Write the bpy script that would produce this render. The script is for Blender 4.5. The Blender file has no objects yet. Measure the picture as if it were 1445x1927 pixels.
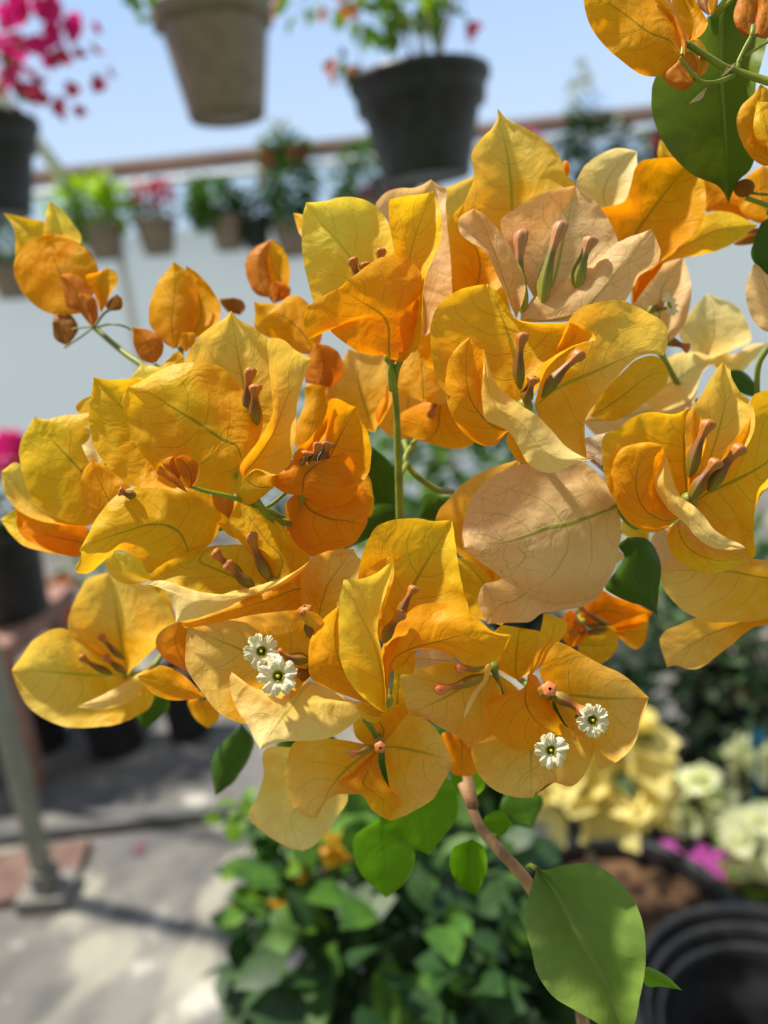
import bpy, bmesh, math, random
from mathutils import Vector, Matrix, noise
R = math.radians
scene = bpy.context.scene
COL = scene.collection

# ------------------------------------------------------------------ camera
FPX = 1927 * 26 / 36.0
PITCH, ROLL = R(15), R(6)
CAM = Vector((0, 0, 1.42))
FW = Vector((0, math.cos(PITCH), -math.sin(PITCH)))
R0, U0 = Vector((1, 0, 0)), Vector((0, math.sin(PITCH), math.cos(PITCH)))
RT = R0 * math.cos(ROLL) - U0 * math.sin(ROLL)
UP = R0 * math.sin(ROLL) + U0 * math.cos(ROLL)
cd = bpy.data.cameras.new('camera'); cam = bpy.data.objects.new('camera', cd); COL.objects.link(cam)
M3 = Matrix((RT, UP, -FW)).transposed()
cam.matrix_world = Matrix.Translation(CAM) @ M3.to_4x4()
cd.sensor_fit = 'VERTICAL'; cd.sensor_height = 36; cd.sensor_width = 27; cd.lens = 26
cd.clip_start = 0.01; cd.clip_end = 200
cd.dof.use_dof = True; cd.dof.focus_distance = 0.234; cd.dof.aperture_fstop = 5.4
scene.camera = cam
scene.view_settings.view_transform = 'Standard'; scene.view_settings.look = 'None'
scene.view_settings.gamma = 1; scene.view_settings.use_curve_mapping = False
scene.view_settings.exposure = 0.0

# ------------------------------------------------------------------ sky and sun
w = bpy.data.worlds.new('sky'); scene.world = w; w.use_nodes = True
nt = w.node_tree; nt.nodes.clear()
o = nt.nodes.new('ShaderNodeOutputWorld'); bg = nt.nodes.new('ShaderNodeBackground')
tc = nt.nodes.new('ShaderNodeTexCoord'); sp = nt.nodes.new('ShaderNodeSeparateXYZ')
nt.links.new(tc.outputs['Generated'], sp.inputs[0])
cr = nt.nodes.new('ShaderNodeValToRGB'); nt.links.new(sp.outputs['Z'], cr.inputs[0])
e = cr.color_ramp.elements
e[0].position = 0.0; e[0].color = (0.62, 0.72, 0.86, 1)
e[1].position = 0.75; e[1].color = (0.30, 0.46, 0.78, 1)
x = e.new(0.17); x.color = (0.46, 0.65, 0.92, 1)
x = e.new(0.40); x.color = (0.22, 0.46, 0.88, 1)
# added fill light: unseen warm grey half of the sky behind the viewer
mr = nt.nodes.new('ShaderNodeMapRange'); mr.interpolation_type = 'SMOOTHSTEP'
mr.inputs['From Min'].default_value = 0.25; mr.inputs['From Max'].default_value = -0.35
nt.links.new(sp.outputs['Y'], mr.inputs['Value'])
mx = nt.nodes.new('ShaderNodeMixRGB'); nt.links.new(mr.outputs[0], mx.inputs[0])
nt.links.new(cr.outputs[0], mx.inputs[1]); mx.inputs[2].default_value = (0.40, 0.38, 0.35, 1)
nt.links.new(mx.outputs[0], bg.inputs[0]); bg.inputs[1].default_value = 1.0
nt.links.new(bg.outputs[0], o.inputs[0])
sd = bpy.data.lights.new('sun', 'SUN'); sun = bpy.data.objects.new('sun', sd); COL.objects.link(sun)
sd.energy = 8.0; sd.angle = R(2.5); sd.color = (1.0, 0.92, 0.78)
sun.rotation_euler = Vector((-0.42, 0.16, 0.89)).to_track_quat('Z', 'Y').to_euler()

# ------------------------------------------------------------------ helpers
def P(px, py, d):
    return CAM + FW * d + RT * ((px - 722.5) / FPX * d) + UP * ((963.5 - py) / FPX * d)
def Q(px, py, Y):                      # where the sight line meets the vertical plane y = Y
    v = P(px, py, 1) - CAM
    return CAM + v * (Y / v.y)
def G(px, py, z=0.0):                  # where the sight line meets the level z
    v = P(px, py, 1) - CAM
    return CAM + v * ((z - CAM.z) / v.z)
ZN = {'P': (0, 0, 1), 'A': (0, 350, 2.89), 'B': (400, 330, 2.89), 'C': (780, 180, 2.173), 'D': (1000, 0, 3.247),
      'E': (0, 850, 2.89), 'F': (250, 900, 2.408), 'G': (700, 850, 2.627), 'H': (1050, 650, 3.058),
      'I': (400, 1400, 2.408), 'J': (900, 1350, 2.651)}
def zp(z, p):
    a, b, s = ZN[z]; return (a + p[0] / s, b + p[1] / s)

def tag(ob, label, cat, group=None, kind=None):
    ob['label'] = label; ob['category'] = cat
    if group: ob['group'] = group
    if kind: ob['kind'] = kind
    return ob
def link(name, me, parent=None):
    ob = bpy.data.objects.new(name, me); COL.objects.link(ob)
    if parent:
        ob.parent = parent
        ob.matrix_parent_inverse = Matrix.Translation(-parent_loc(parent))
    return ob
def parent_loc(p):
    v = Vector(p.location); q = p
    return Vector(p.get('_w', v)) if False else WLOC.get(p.name, v)
WLOC = {}
def empty(name, loc):
    ob = bpy.data.objects.new(name, None); COL.objects.link(ob); ob.location = loc
    ob.empty_display_size = 0.02; WLOC[ob.name] = Vector(loc); return ob

class MB:
    def __init__(s): s.v = []; s.f = []; s.uv = []; s.mi = []
    def grid(s, rows, uvs=None, mi=0, closed=False):
        b = len(s.v); n = len(rows[0])
        for i, r in enumerate(rows):
            for j, p in enumerate(r):
                s.v.append(tuple(p)); s.uv.append(uvs[i][j] if uvs else (j / max(1, n - 1), i / max(1, len(rows) - 1)))
        for i in range(len(rows) - 1):
            for j in range(n if closed else n - 1):
                k = (j + 1) % n
                s.f.append((b + i * n + j, b + i * n + k, b + (i + 1) * n + k, b + (i + 1) * n + j)); s.mi.append(mi)
    def box(s, c, sz, rz=0, mi=0, ax=None):
        b = len(s.v); c = Vector(c)
        if ax is None: ax = (Vector((math.cos(rz), math.sin(rz), 0)), Vector((-math.sin(rz), math.cos(rz), 0)), Vector((0, 0, 1)))
        for i in (-1, 1):
            for j in (-1, 1):
                for k in (-1, 1):
                    s.v.append(tuple(c + ax[0] * (i * sz[0] / 2) + ax[1] * (j * sz[1] / 2) + ax[2] * (k * sz[2] / 2))); s.uv.append((0, 0))
        for q in ((0, 1, 3, 2), (4, 6, 7, 5), (0, 4, 5, 1), (2, 3, 7, 6), (0, 2, 6, 4), (1, 5, 7, 3)):
            s.f.append(tuple(b + t for t in q)); s.mi.append(mi)
    def tube(s, pts, rad, n=8, mi=0, cap=True):
        pts = [Vector(p) for p in pts]
        if not hasattr(rad, '__len__'): rad = [rad] * len(pts)
        rows = []; ref = Vector((0.31, 0.2, 0.93))
        for i, p in enumerate(pts):
            t = (pts[min(i + 1, len(pts) - 1)] - pts[max(i - 1, 0)]).normalized()
            a = t.cross(ref)
            if a.length < 1e-3: a = t.cross(Vector((1, 0, 0)))
            a.normalize(); b = t.cross(a)
            rows.append([p + (a * math.cos(2 * math.pi * j / n) + b * math.sin(2 * math.pi * j / n)) * rad[i] for j in range(n)])
        b0 = len(s.v); s.grid(rows, mi=mi, closed=True)
        if cap:
            s.f.append(tuple(b0 + j for j in range(n))[::-1]); s.mi.append(mi)
            e0 = b0 + (len(rows) - 1) * n; s.f.append(tuple(e0 + j for j in range(n))); s.mi.append(mi)
    def lathe(s, c, prof, n=40, mi=0, wob=0):
        c = Vector(c)
        s.grid([[c + Vector((r * math.cos(2 * math.pi * j / n), r * math.sin(2 * math.pi * j / n), z)) for j in range(n)] for r, z in prof], mi=mi, closed=True)
    def ball(s, c, r, n=10, mi=0, sc=(1, 1, 1)):
        c = Vector(c)
        s.grid([[c + Vector((r * sc[0] * math.sin(a) * math.cos(2 * math.pi * j / n), r * sc[1] * math.sin(a) * math.sin(2 * math.pi * j / n), r * sc[2] * math.cos(a))) for j in range(n)]
                for a in [0.03 + (math.pi - 0.06) * i / (n - 1) for i in range(n)]], mi=mi, closed=True)
    def build(s, name, mats, parent=None, smooth=True):
        me = bpy.data.meshes.new(name); me.from_pydata(s.v, [], s.f)
        ul = me.uv_layers.new(name='UVMap')
        for l in me.loops: ul.data[l.index].uv = s.uv[l.vertex_index]
        for m in (mats if isinstance(mats, (list, tuple)) else [mats]): me.materials.append(m)
        for p, mi in zip(me.polygons, s.mi): p.material_index = mi; p.use_smooth = smooth
        me.update(); return link(name, me, parent)

def crspline(pts, n):
    pts = [Vector((p[0], p[1], p[2] if len(p) > 2 else 0)) for p in pts]
    q = [pts[0] * 2 - pts[1]] + pts + [pts[-1] * 2 - pts[-2]]
    out = []
    for i in range(1, len(q) - 2):
        p0, p1, p2, p3 = q[i - 1:i + 3]
        for k in range(8):
            t = k / 8
            out.append(0.5 * ((2 * p1) + (p2 - p0) * t + (2 * p0 - 5 * p1 + 4 * p2 - p3) * t * t + (3 * p1 - p0 - 3 * p2 + p3) * t ** 3))
    out.append(pts[-1])
    acc = [0]
    for a, b in zip(out, out[1:]): acc.append(acc[-1] + (b - a).length)
    res = []; j = 0
    for i in range(n + 1):
        t = acc[-1] * i / n
        while j < len(acc) - 2 and acc[j + 1] < t: j += 1
        k = (t - acc[j]) / max(1e-9, acc[j + 1] - acc[j]); res.append(out[j].lerp(out[j + 1], min(1, k)))
    return res

# ------------------------------------------------------------------ materials
def newmat(name):
    m = bpy.data.materials.new(name); m.use_nodes = True; m.node_tree.nodes.clear(); return m, m.node_tree
class NT:
    def __init__(s, t): s.t = t
    def n(s, typ, **kw):
        nd = s.t.nodes.new(typ)
        for k, v in kw.items(): setattr(nd, k, v)
        return nd
    def put(s, sock, v):
        if isinstance(v, bpy.types.NodeSocket): s.t.links.new(v, sock)
        elif v is not None: sock.default_value = v
    def math(s, op, a, b=None, c=None):
        nd = s.n('ShaderNodeMath', operation=op)
        for i, v in enumerate((a, b, c)):
            if v is not None: s.put(nd.inputs[i], v)
        return nd.outputs[0]
    def rng(s, v, a, b, c=0.0, d=1.0):
        nd = s.n('ShaderNodeMapRange', interpolation_type='SMOOTHSTEP')
        for k, q in zip(('Value', 'From Min', 'From Max', 'To Min', 'To Max'), (v, a, b, c, d)): s.put(nd.inputs[k], q)
        return nd.outputs[0]
    def mix(s, f, a, b, bt='MIX'):
        nd = s.n('ShaderNodeMixRGB', blend_type=bt); s.put(nd.inputs[0], f)
        s.put(nd.inputs[1], a if isinstance(a, bpy.types.NodeSocket) else tuple(a) + (1,))
        s.put(nd.inputs[2], b if isinstance(b, bpy.types.NodeSocket) else tuple(b) + (1,)); return nd.outputs[0]
    def noise(s, sc, det=2, vec=None, out='Fac', dist=0.0):
        nd = s.n('ShaderNodeTexNoise'); nd.inputs['Scale'].default_value = sc; nd.inputs['Detail'].default_value = det
        nd.inputs['Distortion'].default_value = dist
        if vec: s.put(nd.inputs['Vector'], vec)
        return nd.outputs[out]

def petal_mat(name, base, tip, vein, trans=0.5, veink=1.0, rough=0.5, lo=0.15, hi=0.95, crk=1.0, net=1.0, latk=1.0):
    m, t = newmat(name); N = NT(t)
    out = N.n('ShaderNodeOutputMaterial'); tc = N.n('ShaderNodeTexCoord'); sp = N.n('ShaderNodeSeparateXYZ')
    t.links.new(tc.outputs['UV'], sp.inputs[0]); u, v = sp.outputs[0], sp.outputs[1]; ob = tc.outputs['Object']
    au = N.math('ABSOLUTE', N.math('SUBTRACT', N.math('MULTIPLY', u, 2.0), 1.0))
    n1 = N.noise(45, 2, ob); n2 = N.noise(180, 3, ob); n3 = N.noise(85, 2, ob, dist=1.2)
    wv = N.math('ADD', N.math('MULTIPLY', N.math('SUBTRACT', 1.0, v), 0.040), 0.010)
    mid = N.math('MULTIPLY', N.rng(N.math('DIVIDE', au, wv), 0.35, 1.3, 1, 0), N.rng(v, 0.3, 1.0, 1.0, 0.45))
    g = N.math('ADD', N.math('SUBTRACT', v, N.math('MULTIPLY', N.math('POWER', au, 1.4), 0.32)), N.math('MULTIPLY', n1, 0.22))
    lat = N.rng(N.math('PINGPONG', g, 0.083), 0.0, 0.0075, 1, 0)
    lat = N.math('MULTIPLY', lat, N.rng(au, 0.35, 1.0, 1, 0.25))
    wc = N.n('ShaderNodeTexNoise'); wc.inputs['Scale'].default_value = 120; t.links.new(ob, wc.inputs['Vector'])
    mv = N.n('ShaderNodeVectorMath', operation='MULTIPLY_ADD'); t.links.new(wc.outputs['Color'], mv.inputs[0])
    mv.inputs[1].default_value = (0.006,) * 3; t.links.new(ob, mv.inputs[2])
    vo = N.n('ShaderNodeTexVoronoi', feature='DISTANCE_TO_EDGE'); vo.inputs['Scale'].default_value = 165
    t.links.new(mv.outputs[0], vo.inputs['Vector'])
    ret = N.math('MULTIPLY', N.rng(vo.outputs['Distance'], 0.0, 0.04, 1, 0), N.rng(n1, 0.3, 0.6, 1, 0.3))
    vn = N.math('MAXIMUM', N.math('MULTIPLY', mid, 0.85 * veink), N.math('MAXIMUM', N.math('MULTIPLY', lat, 0.42 * veink * latk), N.math('MULTIPLY', ret, 0.24 * veink * net)))
    c = N.mix(N.rng(N.math('ADD', v, N.math('MULTIPLY', N.math('SUBTRACT', n1, 0.5), 0.5)), lo, hi), base, tip)
    c = N.mix(N.rng(n2, 0.35, 0.75, 0, 0.28), c, tuple(min(1, q * 1.18 + 0.01) for q in tip))
    c = N.mix(N.rng(n1, 0.4, 0.75, 0, 0.30), c, tuple(q * 0.86 for q in base))
    c = N.mix(vn, c, vein)
    bmp = N.n('ShaderNodeBump'); bmp.inputs['Strength'].default_value = 0.65 * crk; bmp.inputs['Distance'].default_value = 0.0012
    h = N.math('ADD', N.math('ADD', N.math('MULTIPLY', n2, 0.7), N.math('MULTIPLY', n3, 1.6)), N.math('SUBTRACT', N.math('MULTIPLY', n1, 1.6), N.math('MULTIPLY', vn, 0.22)))
    t.links.new(h, bmp.inputs['Height'])
    p = N.n('ShaderNodeBsdfPrincipled'); t.links.new(c, p.inputs['Base Color']); p.inputs['Roughness'].default_value = rough
    p.inputs['Specular IOR Level'].default_value = 0.25; t.links.new(bmp.outputs[0], p.inputs['Normal'])
    tr = N.n('ShaderNodeBsdfTranslucent'); t.links.new(N.mix(0.6, c, c, 'MULTIPLY'), tr.inputs[0]); t.links.new(bmp.outputs[0], tr.inputs['Normal'])
    ms = N.n('ShaderNodeMixShader'); ms.inputs[0].default_value = trans
    t.links.new(p.outputs[0], ms.inputs[1]); t.links.new(tr.outputs[0], ms.inputs[2]); t.links.new(ms.outputs[0], out.inputs[0])
    return m

def plain(name, col, rough=0.6, col2=None, sc=20, spec=0.4, bump=0.0, trans=0.0, metal=0.0, lo=0.35, hi=0.65):
    m, t = newmat(name); N = NT(t); out = N.n('ShaderNodeOutputMaterial'); tc = N.n('ShaderNodeTexCoord')
    p = N.n('ShaderNodeBsdfPrincipled'); p.inputs['Roughness'].default_value = rough
    p.inputs['Specular IOR Level'].default_value = spec; p.inputs['Metallic'].default_value = metal
    n1 = N.noise(sc, 3, tc.outputs['Object'])
    c = N.mix(N.rng(n1, lo, hi), col, col2 or tuple(q * 0.8 for q in col)); t.links.new(c, p.inputs['Base Color'])
    if bump:
        b = N.n('ShaderNodeBump'); b.inputs['Strength'].default_value = bump; b.inputs['Distance'].default_value = 0.004
        t.links.new(n1, b.inputs['Height']); t.links.new(b.outputs[0], p.inputs['Normal'])
    if trans:
        tr = N.n('ShaderNodeBsdfTranslucent'); t.links.new(c, tr.inputs[0]); ms = N.n('ShaderNodeMixShader'); ms.inputs[0].default_value = trans
        t.links.new(p.outputs[0], ms.inputs[1]); t.links.new(tr.outputs[0], ms.inputs[2]); t.links.new(ms.outputs[0], out.inputs[0])
    else: t.links.new(p.outputs[0], out.inputs[0])
    return m
def uvgrad(name, c0, c1, c2, rough=0.5, a=0.55, b=0.8):
    m, t = newmat(name); N = NT(t); out = N.n('ShaderNodeOutputMaterial'); tc = N.n('ShaderNodeTexCoord'); sp = N.n('ShaderNodeSeparateXYZ')
    t.links.new(tc.outputs['UV'], sp.inputs[0]); p = N.n('ShaderNodeBsdfPrincipled'); p.inputs['Roughness'].default_value = rough
    st = N.math('PINGPONG', N.math('MULTIPLY', sp.outputs[0], 10.0), 0.5)
    c = N.mix(N.rng(sp.outputs[1], 0.1, a), c0, c1); c = N.mix(N.rng(sp.outputs[1], a, b), c, c2)
    c = N.mix(N.math('MULTIPLY', N.rng(st, 0.0, 0.2, 1, 0), 0.45), c, tuple(q * 0.45 for q in c1))
    t.links.new(c, p.inputs['Base Color']); t.links.new(p.outputs[0], out.inputs[0]); return m
def film(name, col, transp, trl):
    m, t = newmat(name); N = NT(t); out = N.n('ShaderNodeOutputMaterial')
    d = N.n('ShaderNodeBsdfDiffuse'); d.inputs[0].default_value = col + (1,)
    tr = N.n('ShaderNodeBsdfTranslucent'); tr.inputs[0].default_value = col + (1,)
    tp = N.n('ShaderNodeBsdfTransparent'); m1 = N.n('ShaderNodeMixShader'); m1.inputs[0].default_value = trl
    m2 = N.n('ShaderNodeMixShader'); m2.inputs[0].default_value = transp
    t.links.new(d.outputs[0], m1.inputs[1]); t.links.new(tr.outputs[0], m1.inputs[2])
    t.links.new(m1.outputs[0], m2.inputs[1]); t.links.new(tp.outputs[0], m2.inputs[2]); t.links.new(m2.outputs[0], out.inputs[0]); return m

GV = (0.22, 0.25, 0.02)
MT = {
 'yellow': petal_mat('yellow_bract', (0.93, 0.45, 0.004), (0.96, 0.67, 0.03), (0.36, 0.32, 0.015)),
 'bright': petal_mat('lit_yellow_bract', (0.96, 0.60, 0.008), (0.97, 0.80, 0.13), (0.66, 0.54, 0.04)),
 'olive': petal_mat('deep_yellow_bract', (0.86, 0.48, 0.008), (0.86, 0.58, 0.03), (0.32, 0.29, 0.02)),
 'orange': petal_mat('orange_bract', (0.93, 0.385, 0.003), (0.95, 0.52, 0.008), (0.42, 0.26, 0.01)),
 'deep': petal_mat('deep_orange_bract', (0.92, 0.28, 0.003), (0.94, 0.40, 0.006), (0.40, 0.19, 0.01)),
 'rust': petal_mat('rust_young_bract', (0.64, 0.20, 0.010), (0.78, 0.31, 0.015), (0.30, 0.13, 0.01), veink=0.8),
 'brown': petal_mat('brown_bud_bract', (0.34, 0.12, 0.010), (0.46, 0.20, 0.02), (0.18, 0.09, 0.01), veink=0.6),
 'peach': petal_mat('peach_bract', (0.90, 0.58, 0.20), (0.90, 0.64, 0.33), (0.36, 0.40, 0.03), net=1.6, lo=0.0, hi=0.5),
 'ptip': petal_mat('orange_bract_with_peach_tip', (0.95, 0.50, 0.008), (0.93, 0.64, 0.19), (0.46, 0.36, 0.03), lo=0.25, hi=0.95, net=1.1),
 'ytip': petal_mat('yellow_bract_with_cream_tip', (0.96, 0.52, 0.006), (0.95, 0.72, 0.17), (0.46, 0.44, 0.03), lo=0.2, hi=0.9, net=1.1),
 'cream': petal_mat('cream_sunlit_bract', (0.98, 0.66, 0.10), (0.98, 0.78, 0.34), (0.70, 0.52, 0.10), trans=0.4, veink=0.7),  # sunlight on the folded lips is put into this cream colour
 'ivory': petal_mat('ivory_bract', (0.94, 0.70, 0.22), (0.95, 0.83, 0.45), (0.60, 0.52, 0.16)),
 'dry': petal_mat('dry_papery_bract', (0.76, 0.56, 0.34), (0.84, 0.70, 0.50), (0.20, 0.12, 0.06), net=2.4, crk=2),
 'leaf': petal_mat('green_leaf', (0.06, 0.14, 0.010), (0.05, 0.12, 0.008), (0.10, 0.19, 0.03), trans=0.3, rough=0.35, net=0.3, veink=0.6, crk=0.4),
 'leafpale': petal_mat('pale_green_leaf', (0.19, 0.30, 0.075), (0.22, 0.34, 0.06), (0.24, 0.34, 0.10), trans=0.25, rough=0.4, net=0.15, veink=1.1, latk=.35, crk=0.3),
 'leafund': petal_mat('green_leaf_underside', (0.19, 0.28, 0.035), (0.14, 0.22, 0.02), (0.32, 0.40, 0.10), trans=0.45, rough=0.45, net=0.15, veink=1.1, latk=.35, crk=0.3),
 'leafnew': petal_mat('bright_young_leaf', (0.20, 0.42, 0.010), (0.18, 0.38, 0.010), (0.14, 0.28, 0.02), trans=0.5, rough=0.35, net=0.3, veink=0.7, crk=0.5),
 'stem': plain('green_stem', (0.24, 0.30, 0.02), 0.45, (0.16, 0.20, 0.02), 90),
 'wood': plain('brown_woody_stem', (0.42, 0.25, 0.12), 0.7, (0.26, 0.15, 0.07), 120, bump=0.6),
 'tubeb': uvgrad('brown_flower_tube', (0.24, 0.17, 0.01), (0.20, 0.07, 0.008), (0.50, 0.17, 0.03)),
 'tubeg': uvgrad('green_flower_tube', (0.28, 0.30, 0.03), (0.17, 0.16, 0.02), (0.52, 0.24, 0.12), a=0.6, b=0.75),
 'tubep': uvgrad('pink_tipped_flower_tube', (0.35, 0.26, 0.03), (0.32, 0.15, 0.02), (0.72, 0.22, 0.08), a=0.6, b=0.8),
 'white': plain('white_blossom', (0.86, 0.86, 0.56), 0.6, (0.92, 0.90, 0.74), 400, trans=0.3, bump=0.4),
 'eye': plain('green_blossom_throat', (0.22, 0.27, 0.02), 0.5, (0.14, 0.18, 0.01), 500),
 'stamen': plain('yellow_stamen', (0.75, 0.60, 0.02), 0.5),
}

# ------------------------------------------------------------------ foreground builders
_seed = [0]
def bract_mesh(mb, z, L, Rr, mid=None, d=(240, 240, -6), wav=1.2, bow=0.0, fold=2.0, nt_=44, ns=10, mi=0):
    """one bract or leaf: outline side L and side R from base to tip, laid on a cupped surface at its own distance (mm)"""
    _seed[0] += 1; sd_ = _seed[0] * 3.17
    L = [zp(z, p) for p in L]; Rr = [zp(z, p) for p in Rr]
    if Rr[0] != L[0]: Rr = [L[0]] + Rr
    if Rr[-1] != L[-1]: Rr = Rr + [L[-1]]
    l = crspline(L, nt_); r = crspline(Rr, nt_)
    mm = crspline([zp(z, p) for p in mid], nt_) if mid else None
    rows = []; uvs = []
    for i in range(nt_ + 1):
        t = i / nt_; m = mm[i] if mm else (l[i] + r[i]) / 2
        if mm:
            k = min(1, min(t, 1 - t) * 8); m = ((l[i] + r[i]) / 2).lerp(m, k)
        row = []; uv = []
        for j in range(-ns, ns + 1):
            s = j / ns; a = m.lerp(l[i] if s < 0 else r[i], abs(s))
            dd = d[0] + (d[1] - d[0]) * t + d[2] * abs(s) ** fold * math.sin(math.pi * min(1, t * 0.9 + 0.1)) ** 0.6 + bow * math.sin(math.pi * t)
            q = Vector((a.x * 0.012, a.y * 0.012, sd_))
            dd += wav * (noise.noise(q) * 2.2 * (0.35 + abs(s)) + noise.noise(q * 3.1) * 0.7 * (0.3 + s * s))
            ex = noise.noise(q * 5.0) * 1.3 * abs(s) ** 4
            row.append(P(a.x + ex, a.y + ex * 0.7, dd / 1000)); uv.append(((s + 1) / 2, t))
        rows.append(row); uvs.append(uv)
    mb.grid(rows, uvs, mi)
def bract(parent, m, z, L, Rr, mid=None, d=(240, 240, -6), name='bract', **k):
    mb = MB(); bract_mesh(mb, z, L, Rr, mid, d, **k); return mb.build(name, MT[m], parent)
def ftube(parent, z, a, b, d0, d1, r=9, m='tubeb'):
    """slender closed flower tube: narrow base, swollen body, neck, round head"""
    a = P(*zp(z, a), d0 / 1000); b = P(*zp(z, b), d1 / 1000); s = r / FPX * 0.236
    prof = [(0, .25), (.1, .6), (.25, .95), (.4, .9), (.55, .62), (.68, .52), (.78, .66), (.86, .95), (.93, 1.0), (.975, .75), (1, .2)]
    ax = (b - a); L = ax.length; t = ax.normalized(); u = t.cross(Vector((0.2, 0.9, 0.1))).normalized(); v = t.cross(u)
    bend = u * (L * 0.05); n = 20; rows = []; uvs = []
    for h, rr in prof:
        c = a + ax * h + bend * math.sin(math.pi * h)
        rows.append([c + (u * math.cos(2 * math.pi * j / n) + v * math.sin(2 * math.pi * j / n)) * rr * s * (1 + 0.10 * math.cos(10 * math.pi * j / n)) for j in range(n)])
        uvs.append([(j / n, h) for j in range(n)])
    mb = MB(); mb.grid(rows, uvs, closed=True); return mb.build('flower_tube', MT[m], parent)
def blossom(parent, z, c, d, r, rot=0.0, tilt=(0, 0)):
    c = P(*zp(z, c), d / 1000); s = r / FPX * d / 1000
    nrm = (-FW + RT * tilt[0] + UP * tilt[1]).normalized(); u = RT.cross(nrm).normalized(); v = nrm.cross(u)
    mb = MB(); n = 120; rows = []
    for k in range(9):
        q = k / 8; row = []
        for j in range(n):
            th = 2 * math.pi * j / n
            ir = noise.noise(Vector((math.cos(th) * 1.3, math.sin(th) * 1.3, rot * 9)))
            lobe = (abs(math.cos(2.5 * th + rot)) ** 0.35) * (1 + 0.2 * ir); notch = 1 - 0.15 * abs(math.cos(5 * th + 2 * rot)) ** 6
            rr = 0.18 + 0.84 * q * (0.56 + 0.44 * lobe) * (notch if q > .6 else 1) * (1 + 0.025 * math.sin(37 * th + rot) * q)
            zz = (0.10 - 0.35 * (q - 0.5) ** 2) + 0.10 * q * math.cos(10 * th + 2 * rot) * (1 + ir) + 0.05 * q * math.sin(37 * th + rot) + 0.2 * ir * q - 0.25 * (1 - q) ** 3
            row.append(c + (u * math.cos(th) + v * math.sin(th)) * rr * s + nrm * zz * s)
        rows.append(row)
    mb.grid(rows, closed=True)
    mb.grid([[c + (u * math.cos(2 * math.pi * j / 24) + v * math.sin(2 * math.pi * j / 24)) * rr * s + nrm * zz * s for j in range(24)] for rr, zz in ((0.27, -0.02), (0.2, -0.12), (0.14, -0.5), (0.02, -0.55))], mi=1, closed=True)
    mb.tube([c - nrm * s * 0.5, c + nrm * s * 0.02], [s * 0.05, s * 0.08], 8, mi=2); mb.ball(c + nrm * s * 0.04, s * 0.09, 8, mi=2)
    mb.tube([c - nrm * s * 0.3, c - nrm * s * 0.9 - v * s * 0.15, c - nrm * s * 1.4 - v * s * .4], [s * .2, s * .24, s * .14], 12, mi=1)
    return mb.build('blossom', [MT['white'], MT['eye'], MT['stamen']], parent)
def stem(parent, z, pts, r, m='stem', name='stem', n=8):
    """pts: (x, y, mm)"""
    q = [P(*zp(z, p), p[2] / 1000) for p in pts]; q = crspline([tuple(v) for v in q], 6 * len(q))
    mb = MB(); r0, r1 = r if hasattr(r, '__len__') else (r, r); k = len(q) - 1
    mb.tube(q, [(r0 + (r1 - r0) * i / k) * (1 + 0.08 * noise.noise(Vector((i * .7, r0 * 900, 0)))) for i in range(k + 1)], n)
    return mb.build(name, MT[m], parent)
def flower(parent, z, c, dc, to=None, r=0.0011):
    """the stalk and receptacle of one flower; its bracts, tubes and blossoms are its children"""
    a = zp(z, c); p0 = P(*a, dc / 1000)
    t = to or (a[0] * 0.6 + 0.4 * 760, a[1] * 0.6 + 0.4 * 1000, dc + 45)
    p2 = P(t[0], t[1], t[2] / 1000); p1 = p0.lerp(p2, 0.5) - UP * 0.006
    mb = MB(); q = crspline([tuple(p0), tuple(p1), tuple(p2)], 10)
    mb.tube(q, [r * 1.5] + [r] * 10, 8); mb.ball(p0, r * 1.7, 8)
    return mb.build('flower', MT['stem'], parent)

# ------------------------------------------------------------------ the bougainvillea in focus
plant = empty('bougainvillea', (0.12, 0.33, 0.0))
tag(plant, 'large golden yellow and orange bougainvillea in sharp focus filling the middle of the photo', 'flowering plant')
def B(*a, **k): return bract(*a, **k)

# -- tall peach and yellow cluster, upper right
f = flower(plant, 'C', (455, 900), 254)
B(f, 'ytip', 'C', [(390, 620), (280, 600), (200, 480), (238, 350), (240, 290), (230, 250), (258, 190), (310, 140), (336, 100), (340, 52)],
  [(560, 520), (660, 380), (620, 325), (590, 240), (530, 180), (450, 130), (380, 95)], [(400, 560), (395, 380), (375, 220), (345, 110), (340, 52)], (264, 268, -7))
B(f, 'peach', 'C', [(520, 880), (420, 700), (350, 530), (400, 470), (470, 430), (560, 385), (620, 375), (655, 368)],
  [(720, 780), (830, 640), (805, 530), (755, 450), (705, 405)], [(520, 880), (575, 740), (610, 580), (640, 450), (655, 368)], (256, 259, -6))
B(f, 'peach', 'C', [(415, 912), (345, 750), (290, 640), (230, 600), (185, 560), (182, 500), (240, 462)],
  [(450, 820), (450, 740), (410, 660), (360, 570), (290, 490)], [(415, 912), (365, 760), (320, 620), (275, 510), (240, 462)], (251, 250, -5))
B(f, 'peach', 'C', [(430, 925), (480, 830), (530, 790), (640, 750), (760, 660), (830, 600), (900, 570), (970, 545)],
  [(560, 926), (660, 920), (760, 900), (860, 840), (920, 740), (990, 690), (1006, 640), (990, 590)], [(430, 925), (600, 915), (710, 860), (850, 690), (970, 545)], (250, 246, 5))
ftube(f, 'C', (455, 915), (440, 545), 253, 252, 15, 'tubeg')
ftube(f, 'C', (520, 880), (610, 510), 252, 250, 15, 'tubeg')
ftube(f, 'C', (660, 800), (730, 575), 252, 249, 15, 'tubeg')
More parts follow.
